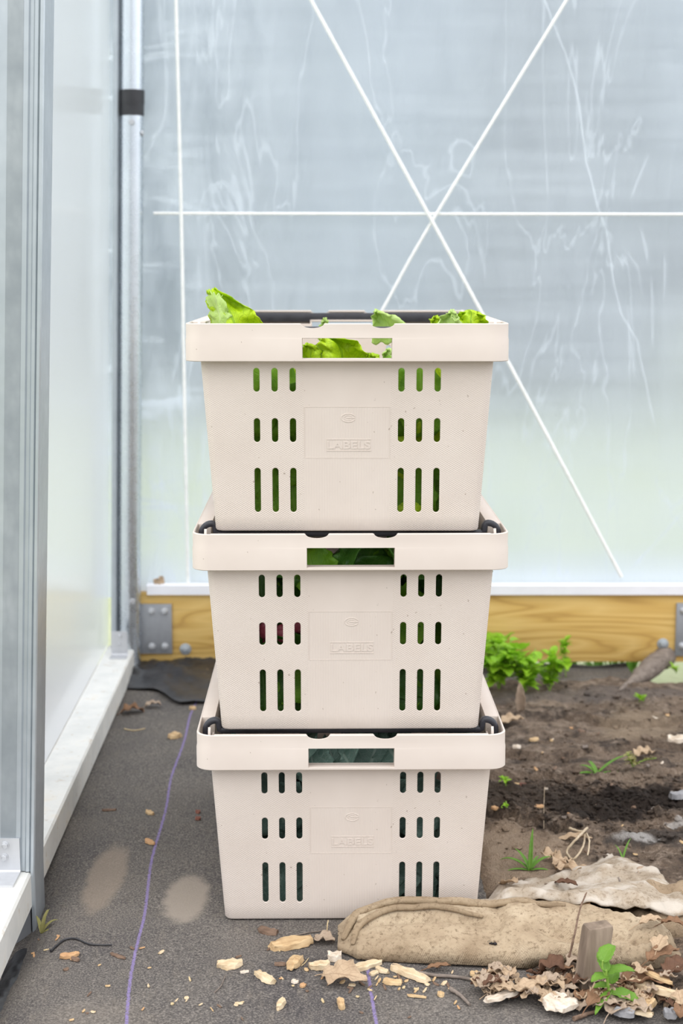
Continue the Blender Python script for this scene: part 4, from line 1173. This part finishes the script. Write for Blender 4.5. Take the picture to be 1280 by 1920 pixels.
twig([(565, 1812), (572, 1806), (578, 1798)], .0008, 'straw', 'tiny forked straw right of the upright oval chip')
twig([(615, 1735), (613, 1752), (622, 1762)], .0009, 'straw', 'pale frayed fibre hanging at the left tip of the burlap', lifts=[.006, .002, 0])
dry(606, 1768, .028, .026, 20, 'dry_pink', 'greyish curled leaf at the left tip of the burlap', seed=71, curl=.5)
dry(640, 1842, .062, .034, 32, 'dry_tan', 'torn light brown leaf with a long stem below the burlap tip', seed=73, curl=.4, lobes=.4, roll=.3)
dry(820, 1821, .030, .010, 0, 'dry', 'slim brown leaf under the front edge of the burlap', seed=74, curl=.3)

# left side of the fabric
chip(281, 1581, 21, 9, 25, 'orange', 'orange seed-like chip on the fabric near the purple stripe, lower of two', blunt=.3)
chip(281, 1526, 17, 8, 30, 'tan', 'small tan chip on the fabric near the purple stripe, upper of two', blunt=.3)
chip(205, 1520, 26, 5, -4, 'bark', 'thin brown splinter on the fabric beside the sill')
chip(130, 1794, 34, 12, -10, 'orange', 'orange-brown chip on the fabric at the lower left', blunt=.35)
chip(141, 1801, 14, 8, 20, 'bark', 'dark crumb touching the orange-brown chip at lower left')
chip(221, 1794, 30, 6, 18, 'bark', 'slender brown splinter left of the purple stripe at the bottom')
chip(371, 1524, 9, 8, 0, 'red', 'dark red bud on the fabric left of the bottom crate, upper of two')
chip(371, 1537, 10, 9, 0, 'red', 'dark red bud on the fabric left of the bottom crate, lower of two')
chip(328, 1383, 16, 18, 20, 'tan', 'tan square flake on the fabric left of the bottom crate rim')
twig([(233, 1368), (252, 1371), (272, 1367)], .0014, 'straw', 'bent straw on the fabric beside the sill')
chip(361, 1330, 12, 9, 0, 'tan', 'small tan crumb between the sill and the middle crate')
twig([(330, 1288), (348, 1290), (368, 1299)], .0022, 'straw', 'light brown stick on the fabric near the corner')
chip(382, 1300, 16, 9, 0, 'pale', 'pale chip tucked beside the middle crate near the corner')
dry(382, 1272, .034, .034, 10, 'dry_tan', 'tan dry leaf at the corner beside the middle crate', seed=81, curl=.6)
dry(247, 1337, .050, .026, -18, 'dry', 'curled brown leaf lying by the sill near the corner', seed=83, curl=1.1, pitch=68, ruf=.3)
dry(285, 1327, .034, .018, -14, 'dry_pink', 'paler curled leaf end beside the curled brown leaf', seed=84, curl=.9, pitch=65)
chip(319, 1253, 34, 16, -30, 'white', 'grey-white wood piece jammed under the left end of the board', lift=.012, pitch=-.2)
twig([(95, 1786), (118, 1766), (140, 1762), (170, 1773), (210, 1774)], .0018, 'twig', 'loose dark wire on the fabric by the nearest post', cat='wire', name='wire').data.materials[0] = M['black_poly']
b_ = leaf_bm(.030, .016, seed=91, curl=1.4, lobes=.3, ruf=.3, crinkle=.1)
o_ = obj('dry_leaf', b_, M['dry_tan'], angle=180, solid=.0006, loc=(bx(-.388), YB-.001, bz(.2095)), rot=(0, R(70), 0))
set_tag(o_, 'crumpled dry leaf caught on the white channel, left end', 'leaf')

# corner plastic
def plast(u, v_):
    x_ = lerp(-.455, -.14, u); y_ = lerp(2.98+.05*math.sin(u*7+1)+.04*fn(u*6, 2), 3.215, v_)
    z_ = .004+.012*v_+.020*abs(fbm(x_*1.2, y_*.6, 16, 4))*(.3+v_) + .012*max(0, math.sin(v_*11+u*5+3*fn(u*4, v_*2)))*v_
    return Vector((x_, y_, max(z_, floor_h(x_, y_)+.002)))
b_, _ = grid_from(plast, 50, 30)
set_tag(obj('plastic_sheet', b_, M['black_poly'], angle=180, solid=.001), 'crumpled black plastic in the corner under the left end of the board', 'plastic')
def plast2(u, v_):
    x_ = lerp(-.470, -.395, u); y_ = lerp(1.60, 1.90, v_)
    return Vector((x_, y_, floor_h(x_, y_)+.010+.012*math.sin(u*9+3*v_)*.6+.010*fbm(x_, y_, 40, 3)-.014*u))
b_, _ = grid_from(plast2, 24, 40)
set_tag(obj('plastic_sheet', b_, M['black_poly'], angle=180, solid=.001), 'bunched black plastic at the foot of the nearest post', 'plastic')

# soil side
dry(958, 1358, .050, .030, -25, 'dry_tan', 'light tan leaf flat on the soil beside the bottom crate rim', seed=101, curl=.4, lobes=.1)
b_ = leaf_bm(.060, .018, seed=102, curl=.3, cup=.5); p = G(975, 1345)
o_ = obj('dry_leaf', b_, M['dry_pink'], angle=180, solid=.0008, loc=p, rot=(R(15), R(-3), 0)); set_tag(o_, 'pinkish leaf standing upright before the weed clump', 'leaf')
dry(1206, 1420, .036, .032, -10, 'dry_tan', 'triangular pinkish-tan leaf on the soil above the yellowed weed', seed=103, curl=.5, pitch=70, lobes=.1)
chip(1268, 1392, 34, 16, 0, 'white', 'pale wood stub at the right picture edge on the soil', th=.012)
chip(1272, 1500, 34, 14, -8, 'stone', 'grey flat stub at the right edge by the black soil', th=.01, name='stone', cat='stone')
chip(1006, 1503, 26, 8, -10, 'orange', 'thin orange sliver on the dark soil right of the crate')
chip(980, 1475, 12, 10, 0, 'red', 'dark red crumb on the soil right of the bottom crate rim')
chip(928, 1518, 12, 9, 20, 'orange', 'orange crumb on the dark soil beside the crate')
chip(968, 1403, 16, 9, 0, 'white', 'whitish pebble on the soil right of the bottom crate rim', name='pebble', cat='stone')
chip(1000, 1389, 18, 8, -10, 'tan', 'tan flake on the soil below the weed clump')
dry(953, 1672, .040, .020, 60, 'dry_tan', 'tan leaf propped at the back edge of the pale burlap beside the crate', seed=104, curl=.3, pitch=55, lobes=.1)
chip(1176, 1652, 24, 62, 10, 'bark', 'flat brown bark strip at the top corner of the pale burlap', th=.006, lift=.006)
dry(1212, 1660, .040, .030, -70, 'dry_pink', 'grey-pink leaf right of the bark strip', seed=105, curl=.4, pitch=60, lobes=.3)
dry(1058, 1690, .034, .014, 35, 'dry_dark', 'dark brown leaf scrap lying on the pale burlap', seed=106, curl=.3, lift=.020)
chip(1095, 1741, 14, 12, 20, 'orange', 'orange flake on the burlap behind the stake', lift=.03)
twig([(1158, 1682), (1168, 1700), (1180, 1712)], .0014, 'twig', 'short twig standing out of the pale burlap', lifts=[.03, .02, .012])
twig([(1220, 1678), (1250, 1665), (1290, 1655)], .0022, 'root', 'pale root lying on the soil at the right edge above the burlap', cat='root', name='root')
# shredded straw leaf and curly root
for q, (px, py, L_, ang, sd_) in enumerate([(1070, 1640, .05, 10, 111), (1050, 1628, .034, -40, 112), (1032, 1612, .03, -60, 113)]):
    dry(px, py, L_, .022, ang, 'dry_tan', ['shredded yellowish leaf between grass tuft and pale burlap, right piece', 'shredded yellowish leaf between grass tuft and pale burlap, middle piece', 'shredded yellowish leaf close beside the nearer grass tuft'][q], seed=sd_, curl=.9, ruf=.4, lobes=.5, lift=.003, stem=False)
dry(1075, 1580, .050, .018, 5, 'dry_tan', 'long yellowish husk at the curled root on the soil', seed=114, curl=.4, lobes=.1, stem=False)
twig([(1067, 1556), (1090, 1566), (1100, 1574), (1080, 1590), (1062, 1604), (1075, 1614), (1092, 1600), (1097, 1580), (1104, 1592), (1101, 1608)], .0022, 'root', 'pale curled loop of dry root on the soil right of the nearer grass tuft', cat='root', name='root', lifts=[.01, .014, .016, .012, .004, .002, .008, .012, .010, .004])
twig([(1066, 1605), (1068, 1616), (1074, 1622)], .0012, 'root', 'short root end below the curled root', cat='root', name='root')
twig([(1020, 1505), (1019, 1530), (1019, 1560)], .00045, 'root', 'hair-thin dry stalk standing on the dark soil above the grass', cat='twig', name='twig', lifts=[.03, .015, 0])
# dark root ridge at the right under the board
P_ = [G(1160, 1296, .004), G(1195, 1280, .010), G(1235, 1258, .022), G(1290, 1225, .03), G(1400, 1190, .03)]
b_ = bmesh.new(); pp = smooth_path(P_, 8); n_ = len(pp); add_tube(b_, [p+Vector((0, 0, .004*fn(i*.5, 2))) for i, p in enumerate(pp)], [.003+.020*sstep(0, 14, i)+.003*fn(i*.6, 9) for i in range(n_)], 12)
set_tag(obj('tree_root', b_, CH['twig'], angle=60), 'thick grey root running out to the right edge below the board', 'root')
twig([(1222, 1212), (1218, 1232), (1212, 1248)], .0016, 'straw', 'upright straw leaning on the board near its right bolt', lifts=[.03, .015, 0])

# clods of earth, past counting
rg = random.Random(31); bm = bmesh.new()
for k in range(2600):
    if k % 3: x_, y_ = rg.gauss(.44, .15), rg.gauss(2.34, .07)
    else: x_, y_ = rg.uniform(.23, .85), rg.uniform(2.0, 3.0)
    if soil_in(x_, y_) < .95 or x_ > 1.0 or (y_ < 2.08 and x_ > .2): continue
    r0 = min(.010, rg.lognormvariate(-6.1, .50)); t_ = bmesh.new()
    bmesh.ops.create_icosphere(t_, subdivisions=1, radius=r0)
    for q in t_.verts: q.co = Vector((q.co.x*1.2, q.co.y, q.co.z*.8))*(1+.35*rg.uniform(-1, 1)) + Vector((x_, y_, ground(x_, y_)+r0*.35))
    for v_ in [tuple(q.co) for q in t_.verts][:0]: pass
    base_i = len(bm.verts); vs = [bm.verts.new(q.co) for q in t_.verts]
    for f in t_.faces: bm.faces.new([vs[q.index] for q in f.verts])
    t_.free()
set_tag(obj('soil_clods', bm, M['soil'], angle=40), 'crumbly clods of dark earth strewn over the soil bed', 'soil', kind='stuff')

# plants
def blade_bm(L, W, bend, seed=0):
    return leaf_bm(L, W, seed=seed, nu=12, nv=4, curl=bend, cup=.5, ruf=.02, crinkle=.02, basew=.55)
def tuft(px, py, blades, label, m='grassblade'):
    r_ = empty('grass_tuft', G(px, py), label=label, cat='grass')
    for k, (az, el, L_, W_, bend) in enumerate(blades):
        o_ = obj('blade', blade_bm(L_, W_*.72, bend*1.5, seed=k+int(px)), M[m], r_, angle=180, solid=.0005)
        d_ = Vector((math.cos(R(az))*math.cos(R(el)), math.sin(R(az))*math.cos(R(el)), math.sin(R(el))))
        up = Vector((0, 0, 1)); y_ = (d_*d_.z-up) if abs(d_.z) < .98 else Vector((0, 1, 0)); y_ = (y_-d_*y_.dot(d_)).normalized()
        y_ = -y_*-1; x_ = y_.cross(d_)
        o_.rotation_euler = Matrix((x_, y_, d_)).transposed().to_euler()
    return r_
tuft(993, 1632, [(75, 76, .060, .007, .2), (160, 38, .048, .007, .6), (20, 45, .040, .008, .5), (185, 12, .036, .006, .3), (-10, 15, .030, .006, .3), (130, 55, .040, .007, .4), (60, 35, .035, .006, .4)], 'grass tuft on the soil nearest the pale burlap')
tuft(1118, 1452, [(18, 38, .066, .008, .3), (-2, 8, .060, .010, .2), (180, 12, .040, .009, .4), (110, 45, .036, .009, .5), (250, 10, .034, .010, .3), (150, 40, .034, .008, .5)], 'wide-bladed grass tuft on the soil further back right of the crates')
tuft(1167, 1612, [(60, 50, .040, .003, .4), (120, 60, .025, .003, .4)], 'single thin grass sprout on the soil right of the curled root')
tuft(78, 1750, [(80, 60, .035, .006, .4), (40, 50, .030, .006, .6), (120, 60, .028, .006, .5), (0, 30, .026, .005, .5), (60, 75, .034, .005, .4)], 'small yellowing weed at the foot of the nearest post', 'moss')
def sprig(px, py, n_, L_, W_, h_, label, m='weed', name='weed_sprig', seed=0, spread=.02, cat='weed'):
    rg = random.Random(seed+int(px)); r_ = empty(name, G(px, py), label=label, cat=cat)
    b_ = bmesh.new(); s_ = bmesh.new()
    ns = max(2, n_//9); b_.loops.layers.uv.new('UVMap')
    for s__ in range(ns):
        a_ = rg.uniform(0, 6.28); rr = spread*rg.random()**.5
        tip = Vector((rr*math.cos(a_), rr*math.sin(a_)*.9, h_*rg.uniform(.55, 1.0)))
        pth = smooth_path([(0, 0, 0), (tip.x*.4, tip.y*.4, tip.z*.6), tip], 4)
        add_tube(s_, pth, .0009, 5)
        for k in range(n_//ns):
            u = .25+.75*rg.random(); p_ = pth[min(len(pth)-1, int(u*(len(pth)-1)))]
            l_ = leaf_bm(L_*rg.uniform(.6, 1.1), W_*rg.uniform(.7, 1.1), seed=rg.randrange(999), nu=6, nv=4, curl=.5, cup=.3, ruf=.08)
            az = rg.uniform(0, 6.28); el = rg.uniform(-.1, 1.1)
            d_ = Vector((math.cos(az)*math.cos(el), math.sin(az)*math.cos(el), math.sin(el)))
            x_ = d_.cross(Vector((0, 0, 1))).normalized(); y_ = d_.cross(x_)
            bmesh.ops.transform(l_, matrix=Matrix.Translation(p_) @ Matrix((x_, y_, d_)).transposed().to_4x4(), verts=l_.verts)
            merge(b_, l_)
    obj('stem', s_, M['stem'], r_); obj('foliage', b_, M[m], r_, angle=180)
    return r_
sprig(935, 1294, 150, .032, .022, .100, 'dense bright green weed clump close beside the middle crate', spread=.055, seed=1)
sprig(985, 1298, 120, .030, .020, .085, 'bright green weed clump in the middle of the weeds under the board', spread=.050, seed=2)
sprig(1030, 1292, 70, .026, .016, .090, 'airy green weed clump rising against the board', spread=.045, seed=3)
sprig(1060, 1270, 34, .020, .013, .105, 'tall thin weed stalk with small leaves before the board', spread=.020, seed=4)
sprig(925, 1262, 90, .032, .022, .090, 'green weed clump right at the foot of the board behind the crate', spread=.04, seed=6)
sprig(1198, 1314, 12, .018, .009, .020, 'tiny green seedling on the soil below the board, right side', spread=.02, seed=5)
sprig(1268, 1262, 8, .018, .008, .02, 'tiny green seedling at the right edge near the thick root', spread=.02, seed=7)
sprig(948, 1474, 8, .014, .007, .020, 'tiny pale sprout on the soil beside the bottom crate rim', spread=.008, seed=8)
sprig(951, 1518, 7, .012, .006, .016, 'tiny pale sprout on the dark soil lower beside the bottom crate', spread=.008, seed=9)
sprig(1185, 1455, 46, .012, .006, .022, 'yellowed weed mat by the wide-bladed grass tuft', 'moss', spread=.04, seed=10)
sprig(1266, 1228, 16, .026, .016, .06, 'green weed leaves at the right bracket on the board', spread=.02, seed=11)
rg = random.Random(4)
r_ = empty('grass_tuft', (.58, 3.25, -.09), label='grass outside seen through the gap under the board', cat='grass')
b_ = bmesh.new(); b_.loops.layers.uv.new('UVMap')
for k in range(130):
    l_ = blade_bm(rg.uniform(.10, .20), .006, rg.uniform(.3, 1.2), seed=k)
    bmesh.ops.transform(l_, matrix=Matrix.Translation((rg.uniform(-.32, .08), rg.uniform(.02, .16), 0)) @ Matrix.Rotation(rg.uniform(0, 6.28), 4, 'Z') @ Matrix.Rotation(rg.uniform(-.5, .5), 4, 'X'), verts=l_.verts); merge(b_, l_)
o_ = obj('grass_blades', b_, M['grassblade'], r_, angle=180); o_['kind'] = 'stuff'

# seedling by the stake
sp_ = G(1142, 1888)
r_ = empty('seedling', sp_, label='leafy green seedling growing in front of the wooden stake', cat='plant')
s_ = bmesh.new(); add_tube(s_, smooth_path([(0, 0, 0), (-.002, -.002, .022), (-.006, -.004, .048)], 6), .0016, 7)
add_tube(s_, smooth_path([(-.004, -.003, .035), (-.010, -.004, .050), (-.010, -.005, .060)], 6), .0010, 6)
obj('stem', s_, M['stem'], r_)
for (bx, by, bz, az, el, L_, W_, bend) in [(-.010, -.005, .058, 45, 55, .036, .024, .9), (-.004, -.004, .044, 0, 18, .042, .024, .5), (-.004, -.004, .040, 205, 10, .030, .020, .6), (-.005, -.004, .046, 120, 50, .030, .018, .5),
                                       (0, -.003, .020, -20, -5, .050, .028, .3), (0, -.003, .022, 235, -8, .055, .012, .4), (0, -.002, .026, 180, 10, .026, .018, .5), (.006, -.004, .012, -50, 0, .034, .022, .3), (0, -.002, .030, 60, 30, .030, .018, .5)]:
    o_ = obj('leaf', leaf_bm(L_*.78, W_*.78, seed=int(az+300), nu=12, nv=6, curl=bend, cup=.3, ruf=.05), M['seedling'], r_, angle=180, solid=.0006)
    d_ = Vector((math.cos(R(az))*math.cos(R(el)), math.sin(R(az))*math.cos(R(el)), math.sin(R(el))))
    x_ = d_.cross(Vector((0, 0, 1))).normalized(); y_ = d_.cross(x_)
    o_.rotation_euler = Matrix((x_, y_, d_)).transposed().to_euler(); o_.location = (bx, by, bz)
twig([(1058, 1834), (1074, 1805), (1084, 1775), (1097, 1752)], .0016, 'bark', 'thin brown vine curving up beside the stake', lifts=[.004, .03, .045, .055])

# leaf litter at the bottom right
rng = random.Random(77)
BIG = [(1030, 1822, .036, .034, 20, 'dry_dark', 'dark curled leaf left of the stake, resting against the burlap', .010, 50, 1.2), (1094, 1866, .032, .024, 10, 'dry_pink', 'flat greyish-pink leaf at the foot of the stake', .012, 78, .3),
       (1205, 1848, .066, .036, 12, 'dry', 'broad smooth brown leaf right of the seedling', .012, 76, .5), (1268, 1838, .040, .030, -30, 'dry_dark', 'dark leaf at the right edge above the plank splinter', .010, 70, .6),
       (1120, 1896, .044, .020, -45, 'dry', 'brown leaf below the seedling', .010, 75, .5), (1155, 1905, .040, .026, -50, 'dry_pink', 'pinkish leaf under the seedling near the bottom edge', .006, 75, .5),
       (1240, 1820, .050, .022, -28, 'dry', 'long brown leaf right of the stake above the broad leaf', .014, 75, .4), (1235, 1810, .030, .020, -60, 'dry_tan', 'small torn tan leaf on the burlap right of the stake', .020, 65, .4),
       (1255, 1785, .030, .016, 30, 'dry', 'brown curled leaf on the soiled burlap at the right edge', .03, 60, .9), (1215, 1778, .030, .016, -10, 'dry_tan', 'tan leaf scrap on the soiled burlap right of the stake', .03, 70, .5),
       (985, 1880, .045, .026, 24, 'dry_tan', 'curled tan leaf over the whitish stick', .008, 65, 1.1), (940, 1868, .034, .024, -15, 'dry_tan', 'lobed tan leaf left in the litter below the burlap', .004, 70, .8)]
for k, (px, py, L_, W_, ang, m_, lab, lf_, pt, cu) in enumerate(BIG):
    dry(px, py, L_, W_, ang, m_, lab, lift=lf_, pitch=pt, curl=cu, seed=200+k, lobes=.2)
for k in range(120):
    u = rng.random(); px = 890+400*u; c_ = lerp(1855, 1880, u); sp = lerp(14, 46, u**.8)
    py = c_+rng.uniform(-1, 1)*sp
    if px > 1180 and py < 1830: continue
    dry(px, py, rng.uniform(.014, .034), rng.uniform(.010, .022), rng.uniform(0, 360), rng.choice(['dry', 'dry_tan', 'dry_tan', 'dry_tan', 'dry_pink', 'dry_pink', 'dry_dark']), 'curled dry leaf fragment in the brown litter heap along the burlap, bottom right', lift=rng.uniform(0, .012), pitch=rng.uniform(50, 88), curl=rng.uniform(.3, 1.4), seed=300+k, lobes=rng.choice([0, .2, .45]), group='leaf fragments in the litter heap', stem=False, ruf=.25)
chip(942, 1882, 66, 15, -16, 'white', 'whitish weathered stick in the litter below the burlap', lift=.008)
chip(1050, 1896, 40, 44, 30, 'white', 'broad pale wood block at the bottom edge in the litter', lift=.008, th=.006)
chip(1240, 1884, 110, 18, 18, 'pale', 'long pale plank splinter at the bottom right corner', lift=.014, th=.008)
chip(1213, 1900, 22, 34, 15, 'tan', 'tan wood block under the plank splinter', lift=.008)
chip(1192, 1912, 56, 14, 14, 'pale', 'pale splinter along the bottom edge right of the seedling', lift=.008)
chip(1170, 1913, 34, 16, 10, 'stone', 'grey stone at the bottom edge right of the seedling', name='stone', cat='stone', lift=.006, th=.008)
chip(1256, 1914, 24, 20, 0, 'stone', 'grey stone at the bottom right corner under the plank', name='stone', cat='stone', lift=.006, th=.008)
chip(920, 1833, 30, 12, 0, 'tan', 'tan chip under the burlap edge at the left of the litter', lift=.003)
chip(890, 1832, 20, 11, 0, 'tan', 'yellow-tan chip at the left start of the litter', lift=.002)
chip(1230, 1870, 50, 10, 30, 'tan', 'slim tan splinter above the plank splinter', lift=.016)
twig([(1075, 1915), (1100, 1906), (1120, 1900)], .003, 'bark', 'dark bark twig at the bottom edge below the stake')
for k in range(70):
    px = rng.uniform(60, 860); py = rng.uniform(1745, 1915)
    if 410 < px < 660 and py < 1765: continue
    chip(px, py, rng.uniform(4, 10), rng.uniform(2.5, 5), rng.uniform(-70, 70), rng.choice(['pale', 'tan', 'straw', 'bark', 'bark', 'orange']), 'tiny wood crumb scattered on the dark fabric before the crates', group='tiny crumbs on the fabric', seed=k)
for k in range(36):
    px = rng.uniform(930, 1280); py = rng.uniform(1335, 1625)
    chip(px, py, rng.uniform(5, 12), rng.uniform(3, 7), rng.uniform(-70, 70), rng.choice(['bark', 'bark', 'tan', 'twig', 'orange', 'white']), 'small crumb of bark or wood scattered on the soil bed', group='crumbs on the soil', seed=500+k)
for k in range(24):
    px = rng.uniform(640, 860); py = rng.uniform(1832, 1862)
    chip(px, py, rng.uniform(5, 14), rng.uniform(3, 6), rng.uniform(-70, 70), rng.choice(['pale', 'tan', 'straw', 'bark']), 'little wood crumb on the fabric along the front foot of the burlap', group='crumbs along the burlap', seed=700+k)

# beetle on the burlap: placed where its foot meets the roll
bp_ = roll(.435, .075)
r_ = bmesh.new()
for (cy, rx, ry, rz) in ((-.0035, .0020, .0026, .0018), (.0004, .0016, .0018, .0014), (.0030, .0012, .0012, .0011)):
    q = bmesh.new(); bmesh.ops.create_uvsphere(q, u_segments=12, v_segments=8, radius=1.0, matrix=Matrix.Translation((cy, 0, .002)) @ Matrix.Diagonal((ry, rx, rz, 1))); merge(r_, q)
for s in (-1, 1):
    for q, (x0_, x1_) in enumerate(((.0015, .0055), (.0003, .0005), (-.0010, -.0045))):
        add_tube(r_, smooth_path([(x0_, s*.001, .002), ((x0_+x1_)/2, s*.0035, .0034), (x1_, s*.0058, .0004)], 4), .00030, 5)
bug = obj('spider', r_, M['bug'], angle=60, loc=bp_+Vector((0, -.001, .0005)), rot=(R(55), 0, R(170)))
set_tag(bug, 'small black spider on the front of the brown burlap sack', 'spider')
q = bmesh.new(); bmesh.ops.create_uvsphere(q, u_segments=10, v_segments=8, radius=.0012, matrix=Matrix.Translation((-.0042, 0, .0032))); obj('red_spot', q, M['bug_red'], bug)

for me in list(bpy.data.meshes):
    if me.users == 0: bpy.data.meshes.remove(me)
